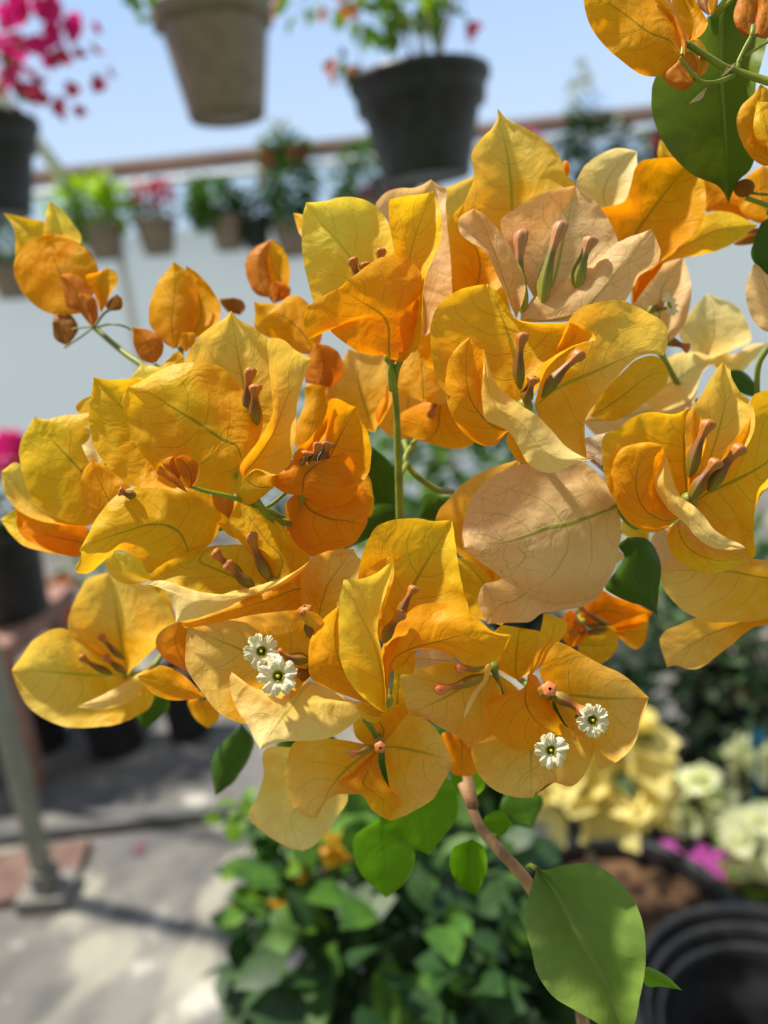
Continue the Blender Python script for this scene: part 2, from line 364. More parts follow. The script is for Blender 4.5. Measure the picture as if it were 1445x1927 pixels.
# behind it to the right
f = flower(plant, 'C', (800, 640), 276, (1100, 600, 300))
B(f, 'ivory', 'C', [(800, 490), (720, 450), (664, 375), (680, 310), (720, 265), (800, 220), (860, 216), (907, 228)], [(870, 430), (902, 370), (910, 300)], None, (276, 280, -5))
B(f, 'orange', 'C', [(830, 680), (770, 560), (740, 470), (860, 430), (900, 300), (940, 263), (1040, 253), (1100, 257), (1163, 249)],
  [(1000, 680), (1100, 600), (1170, 530), (1192, 440), (1182, 340)], [(830, 680), (960, 480), (1080, 330), (1163, 249)], (270, 272, -6))
B(f, 'yellow', 'C', [(960, 720), (1060, 600), (1170, 500), (1230, 472), (1300, 480), (1355, 505), (1402, 530)],
  [(1010, 690), (1070, 668), (1150, 655), (1250, 630), (1340, 580)], None, (274, 280, 4))
# pale cluster at the right behind
f = flower(plant, 'C', (1000, 1040), 285, (1330, 760, 320))
B(f, 'peach', 'C', [(1010, 1030), (920, 920), (885, 840), (900, 740), (1000, 690), (1100, 662)], [(1080, 970), (1122, 880), (1130, 770)], None, (284, 290, -6))
B(f, 'deep', 'C', [(890, 860), (900, 740), (960, 690), (1020, 655)], [(950, 780), (1010, 700)], None, (278, 280, -2))
B(f, 'ivory', 'C', [(1180, 1090), (1078, 975), (1130, 880), (1196, 810)], [(1300, 1040), (1375, 1000), (1345, 900), (1300, 850)], None, (300, 306, -6))
B(f, 'cream', 'C', [(1180, 1050), (1240, 1120), (1310, 1147), (1370, 1100), (1445, 1010)], [(1240, 1020), (1300, 1060), (1370, 1020)], None, (302, 308, 3))
B(f, 'ivory', 'C', [(930, 1250), (1000, 1290), (1130, 1240), (1180, 1130), (1240, 1085)], [(960, 1130), (1060, 1060), (1160, 1050)], None, (296, 300, -5))
B(f, 'peach', 'C', [(680, 1330), (800, 1420), (1000, 1380), (1120, 1290), (1160, 1200)], [(760, 1230), (900, 1200), (1040, 1180)], None, (300, 304, -4))
ftube(f, 'C', (1010, 1000), (1125, 1038), 284, 283, 11)
ftube(f, 'C', (950, 890), (1020, 850), 281, 279, 9, 'tubeg')
blossom(f, 'C', (1045, 855), 279, 24, 0.6, (0.9, 0.3))

# -- open flower upper centre-left on its upright stem
f = flower(plant, 'B', (965, 990), 246, (744, 730, 246), 0.0013)
B(f, 'peach', 'B', [(1150, 880), (940, 560), (880, 270), (888, 155), (950, 90), (1020, 70), (1100, 66), (1190, 24)],
  [(1290, 760), (1300, 560), (1282, 330), (1268, 180), (1272, 80), (1230, 55)], None, (262, 268, -6))
B(f, 'bright', 'B', [(930, 900), (700, 830), (560, 700), (520, 580), (495, 480), (484, 360), (488, 230), (508, 147)],
  [(1000, 700), (1010, 520), (985, 390), (972, 310), (945, 240), (890, 170), (820, 130), (745, 115), (680, 121), (600, 140)],
  [(930, 900), (850, 610), (715, 400), (600, 270), (508, 147)], (252, 255, -6))
B(f, 'yellow', 'B', [(965, 950), (1000, 800), (990, 600), (985, 400), (965, 280), (957, 150), (1000, 120), (1080, 108), (1150, 100), (1200, 84)],
  [(1100, 960), (1136, 860), (1140, 740), (1148, 620), (1165, 530), (1205, 450), (1242, 360), (1249, 270), (1230, 160)],
  [(965, 950), (1040, 700), (1075, 430), (1120, 280), (1200, 84)], (245, 248, -7))
B(f, 'orange', 'B', [(955, 1005), (940, 972), (880, 980), (800, 962), (720, 912), (650, 855), (605, 795), (580, 830), (545, 885), (515, 880), (498, 800), (515, 720), (600, 655), (690, 612)],
  [(1010, 1018), (1050, 1000), (1095, 940), (1132, 850), (1142, 700), (1140, 560), (1110, 498), (1060, 463), (990, 442), (920, 443), (850, 482), (765, 548)],
  [(955, 1005), (945, 790), (800, 680), (690, 612)], (241, 234, 3))
B(f, 'orange', 'B', [(600, 400), (480, 330), (438, 205)], [(560, 260), (490, 215)], None, (262, 268, 0))
ftube(f, 'B', (830, 640), (760, 445), 245, 243, 11)
ftube(f, 'B', (860, 640), (828, 470), 244, 242, 11)
ftube(f, 'B', (920, 600), (918, 395), 244, 243, 11)
# between the two upper flowers
f = flower(plant, 'C', (240, 960), 270)
B(f, 'ytip', 'C', [(250, 960), (120, 800), (100, 620), (106, 410), (160, 365), (243, 330)], [(350, 800), (330, 540), (290, 400)], None, (276, 280, -5))
B(f, 'yellow', 'C', [(230, 820), (170, 750), (125, 620), (150, 500), (200, 440)], [(330, 800), (400, 700), (350, 580), (270, 500)], None, (266, 270, -5))
B(f, 'yellow', 'C', [(180, 1120), (40, 1100), (-10, 900), (28, 690)], [(380, 1050), (370, 800), (200, 690), (110, 664)], None, (268, 276, -5))
B(f, 'ytip', 'C', [(30, 1250), (-70, 1200), (-60, 1000), (28, 960)], [(140, 1250), (130, 1050), (90, 960)], None, (270, 276, 4))

# -- front flower, right of centre
f = flower(plant, 'C', (450, 1270), 234, (1010, 830, 262), 0.0016)
B(f, 'ytip', 'C', [(490, 1265), (520, 1150), (560, 1080), (650, 890), (740, 848), (830, 834), (900, 858), (965, 892), (1022, 930), (1036, 990), (1020, 1065)],
  [(520, 1340), (590, 1405), (655, 1470), (700, 1500), (704, 1480), (690, 1400), (695, 1330), (745, 1250), (820, 1160), (890, 1085), (950, 1056)],
  [(490, 1265), (600, 1185), (760, 1120), (900, 1055), (1020, 1065)], (236, 240, -6))
B(f, 'yellow', 'C', [(445, 1270), (300, 1290), (150, 1230), (90, 1160), (66, 1010), (70, 920), (112, 840), (200, 787), (300, 770)],
  [(500, 1200), (545, 1110), (610, 1050), (680, 1015), (744, 995), (700, 945), (650, 930), (550, 931), (435, 926), (380, 865), (335, 800)],
  [(445, 1270), (415, 1080), (365, 920), (300, 770)], (235, 240, -9))
B(f, 'olive', 'C', [(720, 1310), (760, 1220), (850, 1130), (900, 1085), (960, 1062), (1010, 1080), (1042, 1135)], [(800, 1332), (880, 1300), (960, 1240), (1020, 1190)], None, (258, 262, -3))
B(f, 'orange', 'C', [(400, 1360), (370, 1385), (330, 1428), (270, 1428), (200, 1380), (148, 1300), (124, 1200), (135, 1100), (170, 1030), (225, 988)],
  [(370, 1280), (310, 1180), (298, 1090), (275, 1025)], None, (229, 224, 4))
B(f, 'orange', 'C', [(500, 1520), (420, 1490), (378, 1420), (385, 1370)], [(520, 1430), (440, 1380)], None, (234, 232, 3))
B(f, 'cream', 'C', [(285, 1035), (279, 1150), (275, 1250), (288, 1325), (345, 1350), (395, 1385), (430, 1445), (470, 1510), (540, 1542), (600, 1532), (660, 1502), (728, 1490)],
  [(308, 1120), (350, 1200), (440, 1268), (500, 1308), (560, 1368), (620, 1435), (690, 1478)], None, (225, 221, 2))
ftube(f, 'C', (432, 1200), (446, 965), 229, 226, 12)
ftube(f, 'C', (455, 1262), (493, 1148), 230, 226, 12)
ftube(f, 'C', (520, 1235), (692, 1045), 230, 226, 12)
B(f, 'dry', 'C', [(700, 1480), (685, 1410), (760, 1385), (830, 1365)], [(790, 1560), (830, 1640), (850, 1500)], None, (252, 256, 5), wav=3)

# -- flower at the right edge
f = flower(plant, 'H', (750, 892), 232, (1300, 990, 270), 0.0016)
B(f, 'ytip', 'H', [(752, 890), (733, 600), (737, 420), (790, 330), (850, 240), (905, 140), (948, 94)],
  [(950, 760), (1120, 520), (1118, 340), (1050, 270), (1003, 190), (988, 130)], None, (236, 240, -7))
B(f, 'yellow', 'H', [(745, 885), (500, 960), (340, 890), (280, 800), (256, 655), (260, 525), (340, 480), (400, 430), (480, 392), (560, 383), (650, 396), (700, 385), (765, 360)],
  [(800, 720), (850, 560), (830, 430)], [(745, 885), (732, 640), (728, 470), (765, 360)], (234, 238, -8))
B(f, 'yellow', 'H', [(757, 895), (1000, 560), (1108, 420), (1113, 300), (1165, 265), (1240, 258), (1330, 330), (1380, 470)],
  [(800, 970), (880, 1080), (980, 1145), (1070, 1180), (1095, 1240), (1135, 1200), (1125, 1080), (1140, 920), (1210, 810), (1320, 700)],
  [(757, 895), (960, 800), (1208, 670), (1380, 470)], (233, 236, -5))
B(f, 'orange', 'H', [(695, 995), (600, 1062), (520, 1070), (420, 1030), (355, 950), (310, 850), (304, 750), (325, 650), (370, 590), (450, 563), (540, 558), (600, 580)],
  [(640, 930), (590, 850), (600, 750), (622, 660)], None, (229, 224, 4))
B(f, 'cream', 'H', [(612, 610), (580, 710), (557, 805), (585, 870), (640, 950), (720, 1015), (800, 1105), (880, 1160), (950, 1175), (1020, 1173), (1077, 1166)],
  [(640, 700), (668, 790), (700, 862), (780, 922), (840, 982), (900, 1060), (980, 1112), (1050, 1142)], None, (225, 221, 2))
B(f, 'yellow', 'H', [(700, 1000), (640, 1060), (630, 1130), (660, 1210), (740, 1270), (830, 1306), (930, 1306), (1030, 1270), (1095, 1243)],
  [(800, 1085), (880, 1145), (1000, 1170), (1080, 1180)], None, (232, 228, 4))
ftube(f, 'H', (755, 760), (878, 425), 229, 226, 13)
ftube(f, 'H', (760, 890), (928, 655), 229, 225, 13)
ftube(f, 'H', (865, 840), (1065, 572), 230, 226, 13)
# pale bracts low at the right edge
f = flower(plant, 'H', (1290, 1330), 262, (1350, 1150, 300))
B(f, 'ptip', 'H', [(1300, 1330), (1200, 1240), (1000, 1230), (800, 1240), (650, 1235), (588, 1290)],
  [(1330, 1450), (1208, 1565), (1100, 1588), (1000, 1592), (880, 1590), (760, 1550), (680, 1490), (620, 1420), (595, 1350)],
  [(1300, 1330), (1200, 1335), (1080, 1315), (950, 1295), (588, 1290)], (256, 262, 5))
B(f, 'ptip', 'H', [(1280, 1500), (1000, 1560), (800, 1565), (700, 1610), (620, 1640), (583, 1690), (600, 1760), (625, 1850)],
  [(1250, 1590), (1110, 1630), (1000, 1720), (900, 1800), (820, 1855), (740, 1862), (680, 1842)], None, (268, 272, -4))
B(f, 'peach', 'H', [(680, 1330), (590, 1300), (540, 1180), (545, 1090), (620, 1040)], [(800, 1250), (760, 1100)], None, (272, 276, -3))
B(f, 'bright', 'H', [(520, 1130), (440, 1120), (370, 1080), (360, 1010)], [(520, 1060), (440, 1020)], None, (280, 285, 0))
bract(plant, 'leaf', 'H', [(400, 1105), (345, 1150), (380, 1215), (330, 1300), (270, 1390), (330, 1440), (420, 1480), (500, 1500), (550, 1530), (576, 1566)],
  [(500, 1108), (560, 1170), (592, 1270), (580, 1400), (572, 1500)], None, (258, 256, 4), name='leaf')
# orange flower in the shade behind the dark leaf
f = flower(plant, 'H', (140, 1590), 295, (1080, 1080, 320))
B(f, 'deep', 'H', [(130, 1590), (130, 1500), (230, 1405), (330, 1448), (450, 1488), (545, 1540)], [(260, 1640), (380, 1640), (480, 1600)], None, (296, 296, -4))
B(f, 'olive', 'H', [(110, 1720), (130, 1790), (220, 1835), (300, 1800), (350, 1730)], [(160, 1650), (240, 1620), (330, 1625)], None, (290, 290, -4))
B(f, 'orange', 'H', [(290, 1620), (350, 1680), (430, 1745), (490, 1725), (515, 1640)], [(400, 1580), (510, 1545)], None, (293, 296, -3))
B(f, 'deep', 'H', [(120, 1600), (80, 1520), (30, 1560), (10, 1660), (70, 1740)], [(170, 1650), (120, 1720)], None, (292, 292, -3))
for a, b in (((300, 1610), (120, 1500)), ((300, 1620), (90, 1590)), ((280, 1640), (60, 1650))): ftube(f, 'H', a, b, 290, 287, 7)

# -- large round peach flower at the centre right
f = flower(plant, 'G', (1215, 268), 246, (1230, 960, 275), 0.0018)
B(f, 'ptip', 'G', [(600, 640), (520, 560), (420, 500), (350, 400), (313, 330), (370, 240), (450, 160), (560, 90), (720, 42)], [(720, 400), (850, 200)], None, (258, 262, -5))
B(f, 'peach', 'G', [(1150, 600), (1140, 690), (1080, 750), (1000, 775), (900, 790), (840, 800), (780, 840), (700, 846), (570, 850)],
  [(900, 560), (700, 590), (620, 640), (550, 655), (526, 710), (532, 780)], None, (253, 256, -4))
B(f, 'peach', 'G', [(1212, 268), (1190, 200), (1120, 110), (1040, 50), (900, 20), (730, 66), (600, 120), (520, 190), (470, 280), (446, 380), (450, 478)],
  [(1228, 330), (1230, 420), (1216, 485), (1252, 522), (1212, 548), (1190, 600), (1150, 670), (1080, 722), (1000, 742), (930, 748), (850, 730), (760, 695), (680, 650), (600, 592), (540, 550), (490, 510)],
  [(1212, 268), (1080, 320), (960, 360), (870, 375), (720, 430), (560, 465), (450, 478)], (243, 240, 9), nt_=90, ns=14)
B(f, 'olive', 'G', [(640, 860), (480, 800), (430, 680), (418, 525)], [(760, 700), (640, 560), (520, 530)], None, (262, 266, -3))
stem(plant, 'G', [(1300, 235, 252), (1212, 266, 243.5), (1080, 318, 245), (960, 362, 246)], (0.0011, 0.0004))

# -- flower in front at the lower centre
f = flower(plant, 'G', (65, 1230), 228, None, 0.0015)
B(f, 'yellow', 'G', [(60, 960), (-60, 760), (-60, 560), (0, 400), (60, 350), (140, 333), (230, 329), (300, 342), (397, 336)],
  [(330, 900), (472, 800), (452, 690), (432, 590), (413, 450)], [(60, 960), (150, 770), (215, 640), (310, 480), (397, 336)], (236, 242, -6))
B(f, 'orange', 'F', [(1120, 640), (1050, 560), (1040, 450), (1100, 385), (1165, 353)], [(1150, 560), (1182, 450), (1183, 375)], None, (232, 234, 0))
B(f, 'orange', 'F', [(1075, 1025), (980, 990), (880, 950), (810, 910), (795, 855), (800, 750), (830, 680), (880, 620), (940, 570)],
  [(1010, 880), (960, 760), (950, 660)], [(1075, 1025), (950, 860), (915, 700), (940, 570)], (228, 226, 5))
B(f, 'bright', 'F', [(1150, 1068), (1060, 1010), (980, 920), (940, 820), (932, 700), (935, 560), (955, 460)],
  [(1145, 950), (1130, 800), (1108, 690), (1120, 600), (1152, 500), (1177, 387), (1150, 395), (1100, 430), (1040, 455)],
  [(1150, 1068), (1110, 800), (1030, 620), (955, 460)], (225, 225, -6))
B(f, 'orange', 'G', [(75, 1252), (55, 1120), (44, 1000), (80, 900), (140, 830), (220, 765), (310, 746), (400, 760), (470, 790), (540, 840), (600, 890), (687, 905)],
  [(85, 1120), (120, 1010), (170, 985), (300, 975), (400, 1012), (460, 1052), (520, 1062), (590, 1042), (650, 985)],
  [(75, 1252), (90, 1060), (170, 985), (350, 935), (500, 900), (687, 905)], (224, 220, 5))
B(f, 'yellow', 'F', [(1150, 1068), (1110, 1102), (1060, 1100), (1010, 1040)], [(1090, 1040), (1040, 1020)], None, (229, 228, 2))
ftube(f, 'F', (1205, 640), (1282, 488), 230, 230, 10)
ftube(f, 'F', (1135, 745), (1225, 606), 226, 222, 11)

# -- peach flower with two open white blossoms
f = flower(plant, 'F', (820, 870), 236, None, 0.0014)
B(f, 'ptip', 'F', [(850, 700), (780, 620), (760, 450), (800, 370), (870, 335), (940, 322), (1000, 322)], [(935, 600), (1045, 480), (1040, 400)], None, (244, 247, -4))
B(f, 'ptip', 'F', [(820, 880), (700, 1010), (560, 1105), (505, 1112), (430, 1088), (370, 1045), (325, 985), (270, 910), (240, 850), (237, 770), (247, 680)],
  [(870, 760), (860, 640), (790, 597), (700, 600), (560, 615), (450, 640), (340, 665)], [(820, 880), (620, 830), (430, 750), (247, 680)], (237, 242, -7))
B(f, 'cream', 'F', [(800, 920), (700, 960), (600, 962), (510, 930), (445, 878), (443, 960), (468, 1040), (520, 1120), (548, 1180), (578, 1228)],
  [(900, 960), (1000, 1008), (1078, 1012), (1050, 1060), (1000, 1110), (930, 1160), (860, 1185), (760, 1192), (660, 1196)],
  [(800, 920), (740, 1000), (660, 1100), (578, 1228)], (235, 222, 4))
ftube(f, 'F', (825, 730), (778, 580), 236, 232, 14)
ftube(f, 'F', (800, 825), (650, 795), 235, 233, 12)
B(f, 'brown', 'F', [(800, 900), (770, 920), (745, 900)], [(800, 870), (750, 865)], None, (234, 233, 2), wav=.3)
blossom(f, 'F', (582, 784), 230, 35, 0.4, (0.1, 0.15))
blossom(f, 'F', (657, 897), 226, 39, 1.1, (-0.1, 0.2))

# -- flower left of centre seen from the side
f = flower(plant, 'F', (640, 475), 246, None, 0.0013)
B(f, 'olive', 'F', [(640, 475), (400, 560), (200, 510), (90, 470), (85, 430), (150, 380), (260, 330), (390, 303)], [(640, 380), (560, 310), (480, 300)], None, (248, 252, -5))
B(f, 'yellow', 'F', [(640, 475), (560, 370), (450, 240), (438, 140), (490, 90)], [(770, 430), (805, 362), (740, 300), (680, 220), (600, 160)], None, (250, 256, -5))
B(f, 'orange', 'F', [(870, 560), (720, 610), (500, 640), (350, 665), (240, 678), (215, 650)], [(860, 470), (790, 390), (650, 470), (520, 530), (380, 585)], None, (245, 241, 4))
B(f, 'cream', 'F', [(800, 375), (700, 438), (560, 488), (450, 512), (380, 527), (250, 502), (140, 462), (60, 480), (110, 490), (160, 535), (193, 600), (194, 655)],
  [(770, 425), (650, 500), (520, 540), (420, 590), (300, 630)], [(800, 375), (640, 490), (450, 545), (270, 560), (194, 655)], (241, 234, 2))
ftube(f, 'F', (500, 440), (362, 328), 246, 242, 11)
ftube(f, 'F', (550, 495), (420, 382), 244, 239, 12)
ftube(f, 'F', (630, 475), (532, 245), 246, 242, 12)

# -- drooping flower at the left below the big pair
f = flower(plant, 'E', (1060, 540), 254, None, 0.0013)
B(f, 'yellow', 'E', [(1020, 562), (1150, 495), (1205, 350), (1140, 230), (1000, 195), (850, 190), (730, 190), (655, 220), (590, 280), (520, 370), (478, 450), (434, 535)],
  [(960, 600), (830, 668), (760, 602), (690, 547), (620, 540), (560, 602), (480, 662), (412, 656), (415, 620), (440, 560)],
  [(1020, 562), (985, 450), (900, 398), (800, 400), (680, 435), (560, 475), (434, 535)], (250, 246, 6))
B(f, 'olive', 'E', [(1370, 530), (1240, 450), (1185, 380), (1200, 300), (1260, 270)], [(1460, 480), (1440, 350)], None, (256, 260, -3))
B(f, 'rust', 'E', [(1245, 365), (1170, 300), (1148, 225)], [(1270, 300), (1262, 220)], None, (249, 249, 2))
B(f, 'bright', 'E', [(830, 700), (700, 722), (620, 690), (570, 600), (620, 540)], [(790, 620), (710, 560)], None, (272, 274, -3))

# -- big pair of yellow bracts, left
f = flower(plant, 'A', (1300, 1560), 243, (560, 985, 258), 0.0013)
B(f, 'ytip', 'A', [(1400, 1450), (1300, 1380), (1080, 1150), (1000, 1000), (1010, 940), (1040, 880), (1080, 820), (1150, 762), (1220, 720), (1257, 678)],
  [(1560, 1300), (1600, 1100), (1560, 900), (1460, 830), (1380, 770), (1300, 725)], [(1400, 1450), (1340, 1150), (1290, 900), (1257, 678)], (250, 254, -8))
B(f, 'ytip', 'B', [(170, 1645), (148, 1580), (250, 1440), (322, 1300), (318, 1150), (303, 1000), (298, 900), (345, 883), (400, 903), (450, 950), (542, 1000)],
  [(240, 1600), (320, 1636), (390, 1600), (430, 1540), (455, 1350), (462, 1220), (500, 1100)], [(170, 1645), (330, 1400), (400, 1220), (465, 1110), (542, 1000)], (238, 238, -5))
B(f, 'yellow', 'B', [(330, 1700), (200, 1790), (128, 1745), (126, 1650), (150, 1575)], [(330, 1620), (240, 1580)], None, (240, 240, 3))
B(f, 'yellow', 'A', [(1000, 1560), (950, 1650), (850, 1642), (720, 1632), (600, 1540), (530, 1450), (495, 1350), (486, 1250), (497, 1150), (507, 1038)],
  [(1060, 1400), (980, 1260), (880, 1140), (770, 1056), (690, 1047), (600, 1056)], [(1000, 1560), (850, 1400), (740, 1290), (650, 1190), (507, 1038)], (248, 250, -6))
B(f, 'yellow', 'A', [(1315, 1540), (1385, 1450), (1430, 1290), (1408, 1200), (1300, 1090), (1250, 1020), (1180, 975), (1080, 959), (950, 969), (850, 1010), (760, 1065), (692, 1098)],
  [(1290, 1667), (1150, 1660), (1010, 1640), (900, 1590), (760, 1440), (690, 1290), (662, 1170)],
  [(1315, 1540), (1290, 1415), (1200, 1370), (1080, 1290), (920, 1190), (800, 1120), (692, 1098)], (240, 239, 7), nt_=50, ns=12)
ftube(f, 'A', (1350, 1290), (1366, 985), 246, 243, 12)
ftube(f, 'A', (1400, 1300), (1392, 1075), 244, 240, 13)
# far left bracts
f = flower(plant, 'A', (600, 1720), 262, (470, 985, 270), 0.0012)
B(f, 'yellow', 'A', [(600, 1300), (450, 1250), (413, 1190), (502, 1133)], [(600, 1200)], None, (275, 280, 0))
B(f, 'ivory', 'A', [(560, 1650), (460, 1450), (412, 1328)], [(560, 1400), (500, 1310)], None, (262, 266, -2))
B(f, 'orange', 'A', [(700, 1900), (560, 1890), (470, 1780), (438, 1650), (450, 1560), (500, 1490)], [(740, 1700), (640, 1560)], None, (256, 258, 3))
B(f, 'yellow', 'A', [(600, 1740), (500, 1842), (370, 1828), (280, 1785), (180, 1700), (130, 1600), (107, 1490), (107, 1400), (150, 1320), (189, 1254)],
  [(620, 1560), (570, 1400), (500, 1248), (420, 1241), (330, 1250), (255, 1270)], [(600, 1740), (450, 1560), (300, 1400), (189, 1254)], (262, 266, 5))
B(f, 'ytip', 'E', [(500, 410), (350, 400), (200, 370), (100, 320), (40, 250), (18, 200), (10, 108)], [(300, 330), (190, 200), (100, 60)], None, (274, 280, -4))
B(f, 'yellow', 'E', [(440, 490), (380, 562), (250, 545), (130, 512), (60, 450), (30, 410), (3, 370)], [(300, 400), (150, 335), (85, 310)], None, (284, 290, -4))
B(f, 'deep', 'E', [(480, 500), (430, 570), (350, 562), (250, 530), (130, 470), (90, 390), (92, 318)], [(480, 420), (400, 395), (250, 385), (150, 345)], None, (278, 280, -3))
ftube(f, 'E', (740, 240), (645, 212), 250, 248, 10)
# young bracts and their stalk
y = stem(plant, 'A', [(1035, 1630, 234), (1100, 1655, 236), (1250, 1690, 240), (1340, 1720, 246), (1500, 1780, 262)], (0.0006, 0.0012), name='flower_stalk')
B(y, 'rust', 'A', [(1030, 1645), (1075, 1600), (1084, 1530), (1045, 1478), (990, 1463), (952, 1480)], [(1000, 1600), (965, 1540)], None, (232, 231, -2), wav=.4)
B(y, 'rust', 'A', [(975, 1610), (920, 1560), (883, 1512), (900, 1482), (945, 1468)], [(985, 1560), (960, 1500)], None, (234, 233, 2), wav=.4)
B(y, 'rust', 'A', [(1020, 1668), (950, 1630), (880, 1590), (850, 1555), (868, 1518)], [(980, 1600), (930, 1560)], None, (231, 231, 1), wav=.4)

# -- orange flower left of centre
f = flower(plant, 'B', (500, 1640), 246, (560, 960, 262), 0.0013)
B(f, 'orange', 'B', [(500, 1570), (435, 1535), (520, 1435), (590, 1360), (620, 1290), (627, 1210)], [(570, 1490), (625, 1390), (660, 1280)], None, (246, 248, -3))
B(f, 'orange', 'B', [(600, 1600), (610, 1450), (622, 1350), (628, 1240), (660, 1212), (700, 1222), (740, 1245), (783, 1262)],
  [(740, 1700), (840, 1640), (862, 1540), (855, 1440), (830, 1370), (795, 1310)], [(600, 1600), (700, 1400), (783, 1262)], (248, 250, -7))
B(f, 'deep', 'B', [(490, 1745), (380, 1720), (285, 1640), (360, 1598), (430, 1547), (520, 1560), (600, 1555), (660, 1530), (710, 1508)],
  [(640, 1800), (760, 1760), (790, 1680), (775, 1600), (750, 1535)], [(490, 1745), (500, 1640), (570, 1570), (710, 1508)], (243, 238, 4))
B(f, 'deep', 'F', [(760, 60), (700, 100), (690, 200), (705, 275), (800, 355), (900, 335), (1010, 290), (1062, 200)], [(900, 30), (1020, 20), (1065, 90)], None, (250, 252, 5))
B(f, 'orange', 'F', [(900, 80), (960, 0), (1060, -20), (1093, 90)], [(1040, 170), (1085, 160)], None, (256, 256, 3))
for a, b in (((520, 1640), (590, 1455)), ((600, 1600), (635, 1450)), ((500, 1600), (520, 1500))): ftube(f, 'B', a, b, 243, 241, 12)
stem(plant, 'F', [(560, 130, 247), (640, 160, 252), (720, 210, 262), (760, 300, 272)], (0.0008, 0.0012))
stem(plant, 'F', [(590, 140, 250), (640, 110, 252), (700, 60, 254)], 0.0007)

# -- blurred orange flowers behind, upper middle
f = flower(plant, 'B', (560, 970), 282, (650, 780, 300))
B(f, 'orange', 'B', [(560, 980), (450, 960), (340, 900), (235, 840), (228, 760), (228, 688)], [(595, 860), (560, 750), (480, 662), (410, 658), (370, 700), (300, 695)], None, (280, 284, 5))
B(f, 'rust', 'B', [(580, 1100), (515, 1130), (498, 1080), (520, 990), (560, 908)], [(640, 1152), (705, 1080), (695, 980), (640, 930)], None, (276, 276, 4))
B(f, 'rust', 'B', [(330, 670), (230, 640), (180, 520), (200, 420), (320, 343)], [(330, 560), (310, 430)], None, (300, 302, 3))
B(f, 'orange', 'B', [(350, 670), (310, 540), (300, 430), (322, 345)], [(410, 620), (415, 480), (380, 395)], None, (302, 304, -3))
B(f, 'rust', 'B', [(330, 700), (300, 640), (330, 570)], [(415, 660), (415, 600)], None, (298, 298, 3))
B(f, 'brown', 'B', [(150, 760), (80, 740), (40, 675), (110, 665)], [(178, 720), (160, 680)], None, (300, 300, 3))
B(f, 'orange', 'B', [(480, 1560), (440, 1400), (500, 1250), (500, 1150)], [(640, 1350), (640, 1160), (580, 1080)], None, (280, 284, 3))
f = flower(plant, 'B', (1100, 1420), 284, (760, 830, 300))
B(f, 'ptip', 'B', [(880, 1400), (700, 1340), (610, 1200), (680, 1060), (738, 944)], [(985, 1200), (960, 1000), (860, 960)], None, (286, 292, -5))
B(f, 'ptip', 'B', [(1130, 1430), (980, 1425), (890, 1330), (920, 1200), (1000, 1030), (1070, 975)], [(1230, 1300), (1210, 1100)], None, (288, 292, -5))
B(f, 'orange', 'B', [(1240, 1190), (1150, 1232), (1030, 1292), (1010, 1360), (1060, 1420), (1160, 1432)], [(1340, 1300), (1430, 1430), (1370, 1482), (1260, 1482)], None, (278, 276, 3))
ftube(f, 'B', (1240, 1100), (1190, 1180), 281, 281, 9); ftube(f, 'B', (1230, 1120), (1180, 1320), 279, 275, 9)
stem(plant, 'B', [(970, 990, 242), (985, 1100, 250), (1000, 1280, 256), (1005, 1450, 259), (1012, 1620, 262), (1020, 1880, 268)], (0.0009, 0.0016))
stem(plant, 'B', [(1020, 1010, 243), (1000, 1060, 247), (986, 1150, 251)], 0.0011)
stem(plant, 'B', [(1110, 1430, 282), (1050, 1530, 275), (1070, 1590, 274), (1130, 1650, 274), (1220, 1710, 278), (1300, 1720, 284)], (0.0010, 0.0013))
stem(plant, 'B', [(1060, 1560, 275), (1015, 1640, 264)], 0.0011)

# -- top left small flowers on the thin green stalk
f = stem(plant, 'A', [(515, 770, 300), (620, 862, 296), (700, 925, 292), (790, 990, 288), (1000, 1200, 280)], (0.0011, 0.0015), name='flower_stalk')
B(f, 'yellow', 'A', [(350, 650), (150, 520), (85, 400), (85, 280), (62, 205), (18, 148)], [(310, 400), (248, 210), (180, 182), (100, 165)], None, (310, 318, -3))
B(f, 'bright', 'A', [(300, 520), (238, 320), (245, 180), (273, 82)], [(440, 310), (400, 210), (340, 130)], None, (306, 312, -3))
B(f, 'orange', 'A', [(440, 692), (300, 702), (180, 642), (100, 540), (73, 440), (110, 350), (170, 290), (250, 261)],
  [(520, 560), (532, 450), (490, 365), (400, 290), (330, 265)], [(440, 692), (380, 570), (320, 460), (250, 261)], (298, 303, 4))
B(f, 'rust', 'A', [(455, 685), (370, 662), (345, 580), (323, 484)], [(505, 640), (475, 545), (400, 478)], None, (292, 292, 3))
B(f, 'orange', 'A', [(550, 690), (515, 590), (463, 492), (530, 470), (580, 443)], [(600, 595), (638, 520), (630, 470)], None, (294, 295, -3))
B(f, 'rust', 'A', [(505, 772), (440, 690), (418, 610), (440, 580)], [(535, 700), (515, 610)], None, (290, 290, 3))
B(f, 'brown', 'A', [(590, 680), (575, 640), (635, 588)], [(655, 672), (665, 620)], None, (294, 294, 2))
B(f, 'brown', 'A', [(370, 872), (300, 832), (284, 753)], [(418, 790), (360, 700), (300, 700)], None, (298, 298, 2))
B(f, 'brown', 'A', [(400, 830), (330, 770), (310, 700)], [(425, 770), (385, 700)], None, (300, 300, 2))
stem(f, 'A', [(505, 770, 299), (440, 820, 298), (350, 880, 298)], 0.0004, name='stalk'); stem(f, 'A', [(510, 765, 299), (430, 772, 299), (370, 790, 299)], 0.0004, name='stalk')
stem(f, 'A', [(525, 770, 299), (600, 752, 297), (680, 765, 296), (730, 800, 294)], 0.0004, name='stalk'); stem(f, 'A', [(520, 760, 299), (560, 700, 296), (600, 670, 294)], 0.0005, name='stalk')
